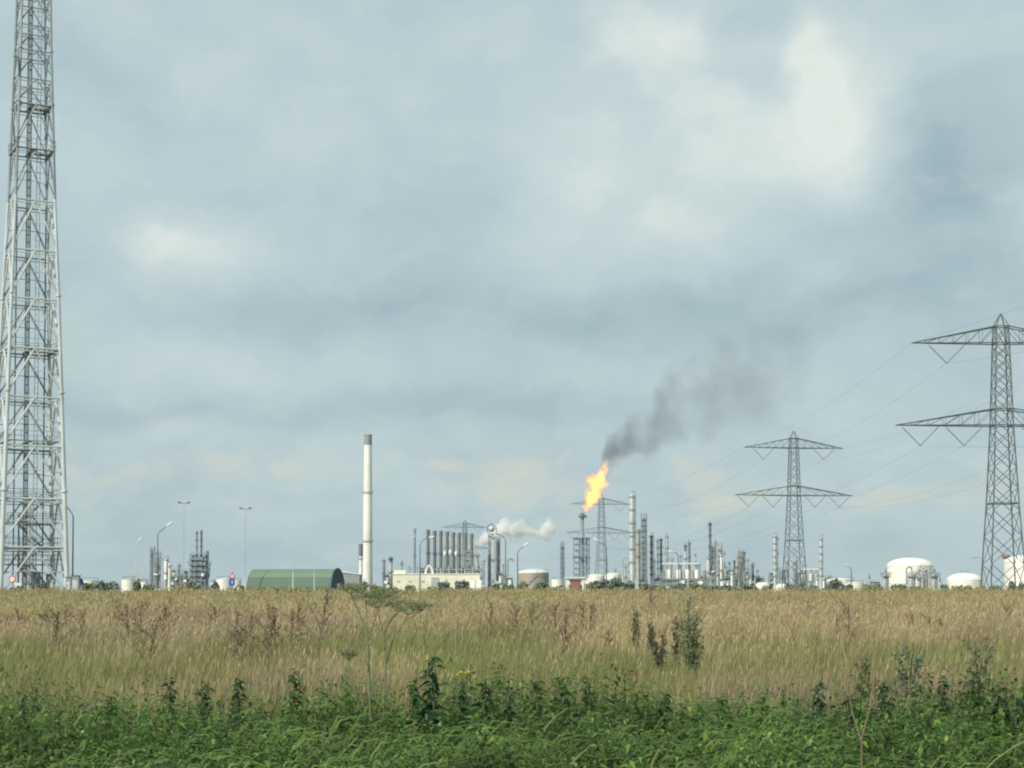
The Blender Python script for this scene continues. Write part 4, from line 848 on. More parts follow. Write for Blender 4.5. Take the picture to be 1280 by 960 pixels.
# cream building, dark stacks
def cream_building():
    d = 900.; x0 = X(491, d); x1 = X(600, d); t = thing('process_building', 'long low cream building below the row of dark stacks', 'building', ((x0+x1)/2, d, G)); w = x1-x0; h = Z(718, d)-G
    MB().box((0, 8, h/2), (w, 16, h)).build('wall', M['cream'], t); MB().box((0, 8, h+.25), (w+.8, 16.8, .5)).build('roof', M['white'], t)
    hx = X(499.5, d)-(x0+x1)/2; h2 = Z(712.5, d)-G; MB().box((hx, 6, (h+.5+h2)/2), (X(507, d)-X(492, d), 9, h2-h-.5)).build('penthouse', M['cream'], t)
    mb = MB()
    for k in range(26): mb.box((-w/2+w*(k+.5)/26, -.06, h*.45), (.14, .1, h*.88))
    mb.build('cladding_rib', M['cream'], t)
    MB().box((X(544, d)-(x0+x1)/2, -.1, h*.42), (4.6, .2, h*.84)).build('door', M['vessel'], t)
    for px in (498, 513, 529, 575): MB().box((X(px, d)-(x0+x1)/2, -.09, h*.6), (1.8, .14, 1.2)).build('window', M['vessel'], t)
    mb = MB()
    for k in range(9):
        xx = X(511+k*10, d)-(x0+x1)/2; mb.tube((xx, 3, h+.5), (xx, 3, h+3.4+random.random()*1.5), .5, .5, 6); mb.tube((xx, 3, h+3), (xx+4.5, 3, h+2.6), .3, .3, 6)
    mb.build('roof_duct', M['galvmid'], t)
    MB().path([(X(532, d)-(x0+x1)/2, 1, h+.4), (X(533, d)-(x0+x1)/2, 1, h+3), (X(536, d)-(x0+x1)/2, 1, h+5.2), (X(540, d)-(x0+x1)/2, 1, h+3), (X(541, d)-(x0+x1)/2, 1, h+.4)], .55, 8).build('arched_duct', M['white'], t, True)
cream_building()
d = 985.
SL = ['first dark stack from the left of the row of eight, the tallest', 'second dark stack from the left of the row of eight', 'third dark stack from the left of the row of eight', 'fourth dark stack from the left of the row of eight', 'fifth dark stack from the left of the row of eight', 'sixth dark stack from the left, just left of the far pylon', 'seventh dark stack, directly behind the far pylon', 'eighth and rightmost dark stack of the row, beside the steam']
for i, (px, top) in enumerate(((535, 662), (543.3, 663.5), (551, 663.5), (559, 664.5), (566.7, 665.5), (574, 666), (582, 666.5), (589.5, 667))):
    H = Z(top, d)-G; R = 4.3/F*d/2; t = thing('furnace_stack', SL[i], 'smokestack', (X(px, d), d, G), 0, 'row of eight dark furnace stacks')
    MB().lathe([(R*1.1, 0), (R*1.1, H*.35), (R, H*.37), (R*.97, H-2.5)], 16).build('shaft', M['stackgrey'], t, True); MB().lathe([(R*1.15, H-2.5), (R*1.15, H), (R*.8, H), (R*.8, H-1)], 16).build('cap', M['slate'], t, True)
    mb = MB().tube((R+.5, -.4, 0), (R+.5, -.4, H-2), .36, .36, 6); mb.build('side_pipe', M['silver'], t, True); plat_ring(t, R, H*.62, M['slate'], .5)
d = 995.
t = thing('furnace_house', 'dark furnace block at the feet of the row of stacks', 'building', (X(560, d), d+8, G)); w = X(598, d)-X(527, d); h = Z(710, d)-G
MB().box((0, 4, h/2), (w, 8, h)).build('wall', M['slate'], t); mb = MB()
for k in range(16): mb.box((-w/2+w*(k+.5)/16, -.3, h*.6), (.5, .6, h*.8))
mb.build('buttress', M['galvmid'], t); MB().box((0, 4, h+.2), (w+1, 9, .4)).build('roof', M['galvmid'], t)
for i, (px, l) in enumerate(((556, 'left one of three small white drums among the dark stacks'), (562.5, 'middle and highest of three small white drums among the stacks'), (570, 'right one of three small white drums among the dark stacks'))):
    dd = 960.; t = thing('steam_drum', l, 'drum', (X(px, dd), dd, G)); z = Z(692-(i == 1)*1.5, dd)-G
    MB().lathe([(.2, z-1.8), (.7, z-1.3), (.75, z+.8), (.3, z+1.5)], 12).build('shell', M['white'], t, True)
    for s in (-.4, .4): MB().tube((s, 0, 0), (s, 0, z-1.3), .15, .15, 5).build('leg', M['slate'], t)
tower(518.3, 661, 2.6, 1000, 'slim solitary stack with pale top left of the dark stack row', 'galvmid', 2, 1, 0, head='flat', trim='galvmid', name='slim_stack', cat='smokestack', cap='silver')
tower(479.8, 700, 3.4, 1100, 'short blue grey vessel left of the cream building', 'bluegrey', 2, 1, 0, cap='silver'); tower(488.6, 697, 4.4, 1080, 'short white vessel with dark cap left of the cream building', 'silver', 2, 1, 0, cap='slate')
tower(502.3, 701, 1.8, 1000, 'thin short vent pipe behind the cream building', 'galvmid', 1, 0, 0, head='flat'); frame_tower(484.5, 718, 11, 1000, 'low grey frame under the two short vessels', 'galvmid', 2, 'silver', .5, solid=.8)
frame_tower(586, 690, 8, 960, 'pale cluttered frame at the steam outlet', 'galvmid', 5, 'silver', .6, solid=.95)
frame_tower(597, 705, 14, 950, 'grey cluttered frame between stacks and steaming tower', 'galvmid', 4, 'vessel', .4, solid=.9)
tower(596.5, 693, 4.2, 940, 'white domed vessel with pinkish band left of the steaming tower', 'silver', 2, 1, 0)
frame_tower(613, 661, 6, 1000, 'tall pale frame tower with the ball top beside the steam', 'vessel', 9, 'silver', .6)
tower(616.5, 670, 2.6, 980, 'bright slim column inside the tall pale frame tower', 'silver', 2, 0, 0)
frame_tower(622.3, 671, 5.4, 1010, 'blue grey column right of the ball topped frame tower', 'bluegrey', 8, 'bluegrey', .9)
d = 990.; t = thing('ball_vessel', 'white ball vessel crowning the pale frame tower', 'vessel', (X(614.5, d), d, G)); z = Z(661, d)-G; R = 1.9
MB().lathe([(R*math.sin(a*math.pi/10)+.01, z-R*math.cos(a*math.pi/10)) for a in range(11)], 16).build('shell', M['silver'], t, True); MB().tube((0, 0, 0), (0, 0, z-R+.2), .4, .4, 6).build('leg', M['vessel'], t)
MB().path([(-2.6, -.5, z-2), (-2.6, -.5, z+1.5), (0, -.5, z+3), (2.8, -.5, z+1), (2.8, -.5, z-3)], .28, 6).build('guard_pipe', M['slate'], t)
gooseneck(634.5, 698, 900, 'hooked vent stack left of the beige tank')
frame_tower(636, 722, 11, 880, 'pale green low block at the foot of the hooked vent stack', 'vessel', 2, 'vessel', .9, solid=.9)
frame_tower(626, 716, 12, 930, 'low white topped pipe deck right of the steaming tower', 'vessel', 2, 'white', .5, solid=.8)
for i, px in enumerate((592.3, 600.3)):
    dd = 420.; t = thing('storage_cylinder', ('left' if i == 0 else 'right')+' one of two upright white cylinders in front of the cream building', 'tank', (X(px, dd), dd, G)); h = Z(725, dd)-G; R = 5.6/F*dd/2
    MB().lathe([(R, 0), (R, h*.93), (R*.6, h)], 18).build('shell', M['white'], t, True); MB().tube((0, 0, h-.1), (0, 0, h+.4), .12, .1, 6).build('vent', M['galvmid'], t)

def tank(px, wpx, top, d, label, wall='white', roof='white', rise=.3, stair=True, rim=True, posts=0, base=None):
    R = wpx/F*d/2; H = Z(top, d)-G; hw = H-R*rise; t = thing('storage_tank', label, 'tank', (X(px, d), d, G), 0, 'storage tanks')
    mb = MB().lathe([(R, 0), (R, hw)], 44); mb.build('shell', M[wall], t, True)
    pr = [(R*1.01, hw), (R*1.01, hw+.12)]+[(R*math.cos(a), hw+.12+R*rise*math.sin(a)) for a in [math.pi/2*k/7 for k in range(1, 7)]]+[(.2, hw+R*rise+.1)] if rise > .2 else [(R*1.02, hw), (R*1.02, hw+.15), (R*.5, hw+R*rise*.62), (.3, H)]
    MB().lathe(pr, 44).build('roof', M[roof], t, True)
    mb = MB()
    for k in range(1, 5): mb.lathe([(R+.0, hw*k/5-.05), (R+.09, hw*k/5-.05), (R+.09, hw*k/5+.05), (R, hw*k/5+.05)], 44)
    mb.build('stiffening_ring', M[wall], t)
    if stair:
        mb = MB()
        for k in range(24):
            a = -2.4+k*.045; a2 = a+.045; z, z2 = hw*k/24, hw*(k+1)/24
            mb.tube(((R+.5)*math.cos(a), (R+.5)*math.sin(a), z), ((R+.5)*math.cos(a2), (R+.5)*math.sin(a2), z2), .12, .12, 4); mb.tube(((R+.9)*math.cos(a), (R+.9)*math.sin(a), z+1), ((R+.9)*math.cos(a2), (R+.9)*math.sin(a2), z2+1), .06, .06, 4)
        mb.build('stair', M['galvmid'], t)
    if rim:
        mb = MB(); mb.ring(R*.99, hw+1.2, .05, 36)
        for k in range(36): mb.tube((R*.99*math.cos(k*.1745), R*.99*math.sin(k*.1745), hw), (R*.99*math.cos(k*.1745), R*.99*math.sin(k*.1745), hw+1.2), .04, .04, 4)
        mb.build('railing', M['galvmid'], t)
    for k in range(posts): MB().tube(((k-1)*R*.18, 0, H-.4), ((k-1)*R*.18, 0, H+.9), .3, .3, 6).build('roof_vent', M['galvmid'], t)
    return t
tank(667, 38, 711.5, 620, 'beige tank with shallow bright conical roof left of centre', 'tankwall', 'white', .25, True, True)
tank(1137.5, 57, 697.5, 520, 'largest white domed tank right of the second pylon', 'white', 'white', .36, True, False, 2)
tank(1205.5, 43, 716.5, 520, 'smaller white domed tank left of the nearest pylon', 'white', 'white', .42, False, False, 3)
tank(1285, 58, 694, 480, 'white domed tank cut by the right side of the view', 'white', 'white', .3, True, False, 1)
tank(111, 24, 725, 640, 'flat white tank just right of the mast', 'white', 'white', .08, False); tank(161, 17, 724, 560, 'white drum tank below the thin far lamp', 'white', 'white', .1, False); tank(180.5, 10, 727, 600, 'small white tank left of the blue grey unit', 'white', 'white', .2, False)
tank(281, 20, 722.5, 640, 'low white tank behind the triangle sign', 'white', 'white', .2, False); tank(295, 14, 725, 660, 'low white tank right of the triangle sign', 'white', 'white', .15, False); tank(267, 5, 728, 620, 'tiny white tank right of the dark unit', 'white', 'white', .3, False)
tank(697, 15, 724, 700, 'low white tank between beige tank and gatehouse', 'white', 'white', .1, False); tank(745, 22, 717.5, 640, 'white domed tank behind the dark bush below the third pylon', 'white', 'white', .35, False); tank(766, 20, 716, 680, 'white domed tank right behind the rounded tree', 'white', 'white', .35, False)
tank(953, 17, 728, 700, 'low white dome left of the second pylon', 'white', 'white', .45, False, False); tank(977, 15, 730, 700, 'lower white dome near the second pylon foot', 'white', 'white', .45, False, False)
tank(1050, 34, 722, 760, 'broad white tank roof right of the second pylon', 'white', 'white', .16, False); tank(1068, 22, 727, 700, 'white tank at the right end of the broad roof', 'cream', 'white', .2, False)

# gatehouse with red door
d = 500.; t = thing('gatehouse', 'small white gatehouse with a large red door left of the rounded tree', 'building', (X(719, d), d, G)); w = 22/F*d; h = Z(723, d)-G
MB().box((0, 3, h/2), (w, 6, h)).build('wall', M['white'], t); MB().box((0, 3, h+.2), (w+.8, 7, .4)).build('roof', M['signwhite'], t); MB().box((0, -.08, h*.42), (3.2, .14, h*.76)).build('door', M['red'], t)
MB().box((0, -.1, h*.86), (3.9, .18, .35)).build('lintel', M['dark'], t)
for s in (-1, 1): MB().box((s*1.85, -.06, h*.3), (.3, .1, h*.6)).build('door_frame', M['dark'], t)
t = thing('utility_kiosk', 'small white kiosk with dark middle band right of the gatehouse', 'kiosk', (X(733.5, d), d, G)); h = Z(721, d)-G
MB().box((0, 1, h/2), (1.4, 2, h)).build('wall', M['white'], t); MB().box((0, -.03, h*.55), (1.42, .1, .5)).build('band', M['galvmid'], t); MB().box((0, 1, h+.1), (1.7, 2.4, .2)).build('roof', M['vessel'], t)

# green barrel shed
def shed():
    d = 520.; xl, xr = X(312, d), X(418, d); R = 6.3; H = Z(711, d)-G; t = thing('barrel_shed', 'long green barrel roofed shed with a dark blue round end', 'shed', ((xl+xr)/2, d+8, G), math.radians(-14)); Lh = (xr-xl)/2+.8
    def arc(xx, r, hh, n=14): return [(xx, -r*math.cos(math.pi*k/n), hh*math.sin(math.pi*k/n)**.85) for k in range(n+1)]
    A, B = arc(-Lh, R, H), arc(Lh, R, H); lo, hi = MB(), MB()
    for k in range(14):
        m = lo if k < 3 or k > 10 else hi; m.add([A[k], A[k+1], B[k+1], B[k]], [(0, 1, 2, 3)])
    lo.build('lower_wall', M['greendk'], t); hi.build('roof', M['greenlt'], t, True)
    mb = MB(); E = arc(Lh+.05, R*1.05, H*1.04); n = len(E); mb.add(E+[(Lh+.4, p[1], p[2]) for p in E], [tuple(range(n)), tuple(range(2*n-1, n-1, -1))]+[(i, i+n, i+n+1, i+1) for i in range(n-1)]); mb.build('end_wall', M['navy'], t)
    MB().box((Lh+.42, .3, 1.7), (.1, 2.6, 3.4)).build('door', M['signwhite'], t)
    mb = MB(); E = arc(-Lh-.05, R*1.0, H); mb.add(E, [tuple(range(n-1, -1, -1))]); mb.build('rear_wall', M['greendk'], t)
shed()
d = 560.; t = thing('grey_shed', 'grey shed with white roof between the green shed and the tall chimney', 'shed', (X(434, d), d+6, G)); w = 30/F*d; h = Z(718, d)-G; h2 = Z(712.5, d)-G
MB().box((0, 0, h/2), (w, 10, h)).build('wall', M['greywall'], t)
mb = MB(); mb.add([(-w/2-.3, -5.3, h2), (w/2+.3, -5.3, h), (w/2+.3, 5.3, h), (-w/2-.3, 5.3, h2), (-w/2-.3, -5.3, h2-.5), (w/2+.3, -5.3, h-.5+.4), (w/2+.3, 5.3, h-.1), (-w/2-.3, 5.3, h2-.5)], [(0, 1, 2, 3), (7, 6, 5, 4), (0, 4, 5, 1), (1, 5, 6, 2), (2, 6, 7, 3), (3, 7, 4, 0)]); mb.build('roof', M['white'], t)
mb = MB(); mb.add([(-w/2, -4.9, h), (w/2, -4.9, h-.02), (-w/2, -4.9, h2-.3), (-w/2, 4.9, h), (-w/2, 4.9, h2-.3)], [(0, 1, 2), (0, 2, 4, 3)]); mb.build('gable', M['greywall'], t)

# flare
def flare():
    d = 850.; t = thing('flare_stack', 'flare stack in a blue grey derrick under the flame', 'flare stack', (X(727, d), d, G)); H = Z(641, d)-G; hf = Z(673, d)-G; w = 9.5/F*d
    C = [(-w, -w*.8), (w, -w*.8), (w, w*.8), (-w, w*.8)]
    for c in C: MB().tube((c[0], c[1], 0), (c[0], c[1], hf), .32, .28, 4).build('derrick_leg', M['bluegrey'], t)
    br = MB(); n = 9
    for k in range(n):
        z0, z1 = hf*k/n, hf*(k+1)/n
        for i in range(4):
            a, b = C[i], C[(i+1) % 4]; br.tube((a[0], a[1], z0), (b[0], b[1], z1), .12, .12, 4); br.tube((b[0], b[1], z0), (a[0], a[1], z1), .12, .12, 4); br.tube((a[0], a[1], z1), (b[0], b[1], z1), .18, .18, 4)
    br.build('derrick_bracing', M['bluegrey'], t)
    for i, (xo, r) in enumerate(((.6, .75), (2.6, .5), (-1.0, .3))): MB().tube((xo, 0, 0), (xo, 0, H if i == 0 else hf*1.02), r, r*.85, 10).build('riser', M['bluegrey'] if i else M['galvmid'], t, True)
    for py, w2 in ((697, w*1.15), (673, w*1.1)): MB().box((0, 0, Z(py, d)-G), (2*w2, 2*w2*.8, .5)).build('deck', M['slate'], t)
    zz = Z(647, d)-G; MB().lathe([(.8, zz), (2.3, zz), (2.3, zz+.25), (.8, zz+.25)], 16, (.6, 0, 0)).build('tip_platform', M['slate'], t); r = MB(); r.ring(2.3, zz+1.2, .08, 14, (.6, 0)); r.ring(2.3, zz+.7, .08, 14, (.6, 0))
    for k in range(12): r.tube((.6+2.3*math.cos(k*.5236), 2.3*math.sin(k*.5236), zz), (.6+2.3*math.cos(k*.5236), 2.3*math.sin(k*.5236), zz+1.2), .08, .08, 4)
    r.build('tip_railing', M['slate'], t); MB().lathe([(.8, H-2.5), (1.05, H-2), (1.05, H), (.8, H)], 14, (.6, 0, 0)).build('burner_tip', M['slate'], t)
    MB().path([(.6, 0, H-8), (-.6, -.6, H-6), (-.6, -.6, H-1)], .15, 6).build('pilot_pipe', M['galvmid'], t)
flare()
frame_tower(703, 679, 4.6, D, 'slim dark lattice column left of the flare derrick', 'slate', 10, 'galvmid', .4, mast_top=2)

# centre right columns
tower(790, 617, 6.4, 1180, 'tallest pale column with a dark hooped top right of the flare', 'silver', 6, 1, 1, trim='galvmid')
tower(797.3, 662, 6.5, 1230, 'wide beige column between the tallest column and the blue lattice column', 'beige', 4, 1, 0, head='flat', trim='galvmid')
frame_tower(805, 643, 6.8, 1200, 'tall blue grey framed column right of the beige column', 'bluegrey', 14, 'bluegrey', .75)
tower(814.3, 669, 3.6, 1210, 'blue grey column with rounded top right of the framed column', 'bluegrey', 6, 1, 1)
tower(822, 674, 2.2, 1220, 'left one of a close pair of thin columns above the pipe rack', 'galvmid', 6, 1, 0, trim='galvmid'); tower(826.4, 673, 2.8, 1220, 'right one of a close pair of thin columns above the pipe rack', 'galvmid', 6, 1, 0)
tower(834, 669, 2.8, 1300, 'faint slender column left of the curved lamp', 'vessel', 4, 1, 1, trim='galvmid')
tower(856.7, 681, 2.6, 1150, 'pale thin column with dark top at the pipe rack middle', 'silver', 3, 1, 0, cap='slate'); tower(862, 678, 2.2, 1150, 'dark thin column with angled top at the pipe rack middle', 'slate', 3, 1, 1)
def rack(px0, px1, top, d, label, vess=5):
    w = X(px1, d)-X(px0, d); H = Z(top, d)-G; t = thing('pipe_rack', label, 'pipe rack', (X((px0+px1)/2, d), d, G), 0, 'pipe racks')
    MB().box((0, 0, H-.35), (w, 8, .7)).build('top_deck', M['white'], t); MB().box((0, 0, H*.42), (w*.95, 8, .5)).build('lower_deck', M['galvmid'], t)
    n = max(3, int(w/5))
    for i in range(n+1):
        for s in (-1, 1): MB().box((-w/2+.4+(w-.8)*i/n, s*3.7, H/2-.3), (.4, .4, H-.7)).build('post', M['slate'] if (i+s) % 3 else M['galvmid'], t)
    for k in range(vess):
        xx = -w/2+w*(k+.5)/vess+random.uniform(-.6, .6); z = H*.42+.3; r = random.uniform(1.1, 1.8)
        MB().lathe([(r*.3, z), (r, z+.6), (r, z+H*.3), (r*.5, z+H*.3+.8)], 14, (xx, -1.5, 0)).build('vessel', M['white' if k % 2 else 'silver'], t, True)
        MB().tube((xx-1.8, -2.5, 1.6), (xx+1.8, -2.5, 1.6), 1.1, 1.1, 12).build('drum', M[('white', 'silver', 'slate')[k % 3]], t, True)
    mb = MB()
    for k in range(6): mb.tube((-w/2, -3.3+k*1.2, H*.42+.7), (w/2, -3.3+k*1.2, H*.42+.7), .3, .3, 6)
    mb.build('pipe', M['galvmid'], t)
rack(828, 873, 704, 1000, 'white topped pipe rack with vessels right of the flare', 8); rack(1001, 1022, 711, 1050, 'pale pipe rack just right of the second pylon', 3)
frame_tower(846, 716, 40, 1040, 'dark process clutter behind the white topped pipe rack', 'galvmid', 3, None, .3, solid=.85, depth=8)
frame_tower(822, 722, 16, 1080, 'low blue grey frame left of the pipe rack', 'bluegrey', 2, 'white', .4, solid=.8); frame_tower(877, 720, 14, 1080, 'low lattice frame right of the pipe rack', 'galvmid', 2, 'white', .3, solid=.7)
tower(887.6, 653, 3.2, 1200, 'tallest dark slim column right of the pipe rack', 'slate', 5, 1, 0, cap='slate'); tower(885.3, 697, 3.4, 1120, 'white domed vessel at the foot of the tallest dark slim column', 'white', 2, 1, 0)
frame_tower(891.5, 681, 6, 1210, 'dark frame leaning on the tallest dark slim column', 'galvmid', 8, 'slate', .6, solid=.5)
frame_tower(900, 680, 6, 1190, 'pale framed column right of the tallest dark slim column', 'vessel', 8, 'silver', .6); tower(901.5, 693, 2.6, 1150, 'bright slim vessel in front of the pale framed column', 'white', 2, 1, 0)
tower(907, 708, 2.2, 1100, 'small grey column between pale framed column and brown column', 'vessel', 2, 1, 0); tower(911.5, 703, 2, 1250, 'faint thin column left of the brown column', 'galvmid', 3, 1, 0); tower(918, 701, 1.8, 1200, 'thin dark column left of the brown column', 'slate', 4, 1, 0, head='flat')
tower(915, 715, 3.4, 1080, 'short white vessel left of the brown column', 'white', 1, 1, 0)
frame_tower(926.3, 689, 5.8, 1190, 'brown and beige framed column', 'brown', 7, 'beige', .7); tower(930.8, 690, 1.8, 1180, 'dark thin pipe column hugging the brown column', 'slate', 4, 0, 0, head='flat')
for a in [(832, 690, 1.8, 'thin pale pipe column behind the left end of the pipe rack', 'silver', 3), (840, 698, 2.2, 'short pale column behind the curved lamp', 'vessel', 2), (851, 694, 1.6, 'thin grey pipe column left of the pipe rack middle pair', 'galvmid', 3),
          (869, 692, 1.8, 'thin pale column at the right end of the pipe rack', 'vessel', 3), (874, 705, 2.4, 'short blue grey column right of the pipe rack', 'bluegrey', 2), (880.5, 711, 2.8, 'short pale vessel left of the tallest dark slim column', 'silver', 1),
          (894.5, 676, 1.4, 'thin pipe column between the tallest dark slim column and the framed one', 'galvmid', 4), (905, 690, 1.5, 'thin pale pipe column right of the pale framed column', 'vessel', 3), (921.5, 696, 1.6, 'thin pale pipe column touching the brown column on its left', 'silver', 3),
          (935, 699, 1.5, 'thin grey pipe column between brown and hooked columns', 'vessel', 3), (945, 718, 3, 'short pale drum column left of the white domes', 'silver', 1), (984, 703, 1.6, 'thin pale pipe column at the left leg of the second pylon', 'vessel', 3),
          (1006, 706, 1.6, 'thin pale pipe column right of the second pylon leg', 'silver', 3), (1015, 716, 2.8, 'short pale vessel at the right pale rack', 'silver', 1), (818, 700, 2, 'short blue grey pipe column right of the rounded column', 'bluegrey', 2),
          (769, 712, 2, 'short pale pipe column left of the hooked vent', 'vessel', 2), (786, 704, 1.8, 'thin grey column hugging the tallest pale column', 'vessel', 3), (605, 700, 2, 'thin pale column left of the ball topped tower', 'silver', 2), (629, 706, 2.2, 'short pale column right of the blue grey column', 'vessel', 2)]:
    tower(a[0], a[1], a[2], 1170+random.random()*60, a[3], a[4], a[5], 1, 0, trim='galvmid')
frame_tower(856, 722, 56, 1120, 'long pale vessel row behind the pipe rack', 'vessel', 2, None, .3, solid=.9, depth=8); frame_tower(905, 723, 34, 1100, 'low pale clutter under the slim columns', 'vessel', 2, None, .3, solid=.9, depth=8)
gooseneck(938.2, 703, 1150, 'pale hooked column right of the brown column'); tower(941, 706, 2.6, 1160, 'dark rounded column right of the hooked column', 'slate', 2, 1, 0); tower(947, 713, 1.3, 1160, 'very thin short pole column left of the white domes', 'galvmid', 2, 0, 0, head='flat')
frame_tower(922, 719, 40, 1220, 'long low frame below the brown column', 'galvmid', 2, None, .3, solid=.9, depth=8)
tower(897, 716, 3, 1040, 'short pale vessel below the pale framed column', 'silver', 1, 1, 0)
tower(968.6, 669, 3.8, 1150, 'slender pale column left of the second pylon', 'silver', 7, 1, 1, trim='galvmid'); tower(972, 672, 1.6, 1160, 'thin grey pipe column hugging the slender pale column', 'vessel', 3, 0, 0, head='flat')
frame_tower(980, 712, 10, 1150, 'dark low frame left of the second pylon foot', 'galvmid', 3, 'silver', .4, solid=.8); frame_tower(994, 696, 5, 1250, 'frame column seen through the second pylon', 'vessel', 6, 'silver', .7)
frame_tower(1002, 716, 8, 1180, 'low grey frame right behind the second pylon', 'galvmid', 3, 'silver', .4, solid=.8)
tower(1026, 672, 3.2, 1150, 'slender pale column right of the second pylon', 'silver', 6, 1, 1, trim='galvmid'); tower(1021, 722, 2.6, 1000, 'tiny white vessel at the foot of the right slender column', 'white', 1, 0, 0); tower(1029.5, 722, 2.6, 1000, 'tiny white vessel right of the right slender column', 'white', 1, 0, 0)
frame_tower(775, 722, 10, 1180, 'low pale clutter left of the tallest pale column', 'vessel', 2, 'white', .5, solid=.8); gooseneck(778.5, 696, 1150, 'hooked vent left of the tallest pale column', 'vessel'); tower(782, 708, 2.4, 1160, 'short white column left of the tallest pale column', 'silver', 2, 1, 0)
for i, (px, w, top, l) in enumerate([(803, 12, 724, 'low pale clutter at the feet of beige and framed columns'), (832, 10, 717, 'small pale frame under the left end of the pipe rack'), (864, 9, 714, 'small pale frame under the right end of the pipe rack'), (884, 10, 716, 'small frame at the foot of the tallest dark slim column'),
        (911, 12, 712, 'open grey frame between pale framed and brown columns'), (934, 10, 714, 'open pale frame right of the brown column'), (950, 9, 722, 'low grey frame left of the left white dome'), (964, 7, 716, 'low frame at the left slender pale column'), (1034, 12, 722, 'low pale frame right of the right slender column'), (1092, 14, 727, 'low grey frame left of the slender vessels')]):
    frame_tower(px, top, w, 1120+i*7, l, 'vessel' if i % 2 else 'galvmid', 3, 'silver', .4, solid=.85)
# palm shaped vent, right side vessels
tower(1086.5, 721, 2.4, 700, 'small vent with round dark head left of the slender vessels', 'vessel', 0, 0, 0, cap='slate')
tower(1107.3, 716.5, 7, 480, 'pale upright vessel left of the large domed tank', 'silver', 1, 1, 0); tower(1139.5, 716.5, 9, 470, 'white and grey upright vessel before the large domed tank', 'silver', 1, 1, 1, trim='galvmid'); tower(1168.2, 716.5, 7.5, 470, 'pale domed vessel right of the large domed tank', 'silver', 1, 1, 0)
tower(1149, 720, 4.5, 470, 'slimmer pale vessel right of the white and grey vessel', 'silver', 1, 1, 0, trim='galvmid'); frame_tower(1154, 712, 9, 480, 'thin stair frame against the large domed tank', 'vessel', 3, None, .3, depth=1.5); tower(1175, 728, 5, 460, 'short pale vessel left of the smaller domed tank', 'silver', 0, 1, 0)
d = 540.; t = thing('water_tower', 'small dark round head on a thin leg left of the end tank', 'water tower', (X(1257.5, d), d, G)); z = Z(696, d)-G
MB().lathe([(.2, z-.9), (1.3, z-.4), (1.5, z+.3), (.9, z+.9), (.2, z+1.1)], 14).build('head', M['brown'], t, True); MB().tube((0, 0, 0), (0, 0, z-.8), .3, .22, 8).build('leg', M['galvmid'], t)
d = 560.; t = thing('floodlight_post', 'faint post with a crossbar right of the smaller domed tank', 'floodlight', (X(1228.5, d), d, G)); z = Z(697, d)-G
MB().tube((0, 0, 0), (0, 0, z), .16, .1, 6).build('pole', M['galvmid'], t); MB().tube((-3.6, 0, z), (.3, 0, z+.1), .1, .1, 5).build('crossbar', M['galvmid'], t); MB().box((-3.4, 0, z-.15), (1.1, .5, .3)).build('lamp_head', M['galvmid'], t)
t = thing('low_wall', 'long low grey wall of the plant seen between bushes', 'wall', (X(640, 1320), 1320, G)); MB().box((-90, 0, 2), (600, 1, 4)).build('panel', M['greywall'], t); MB().box((-90, 0, 4.1), (600, 1.3, .2)).build('coping', M['vessel'], t)

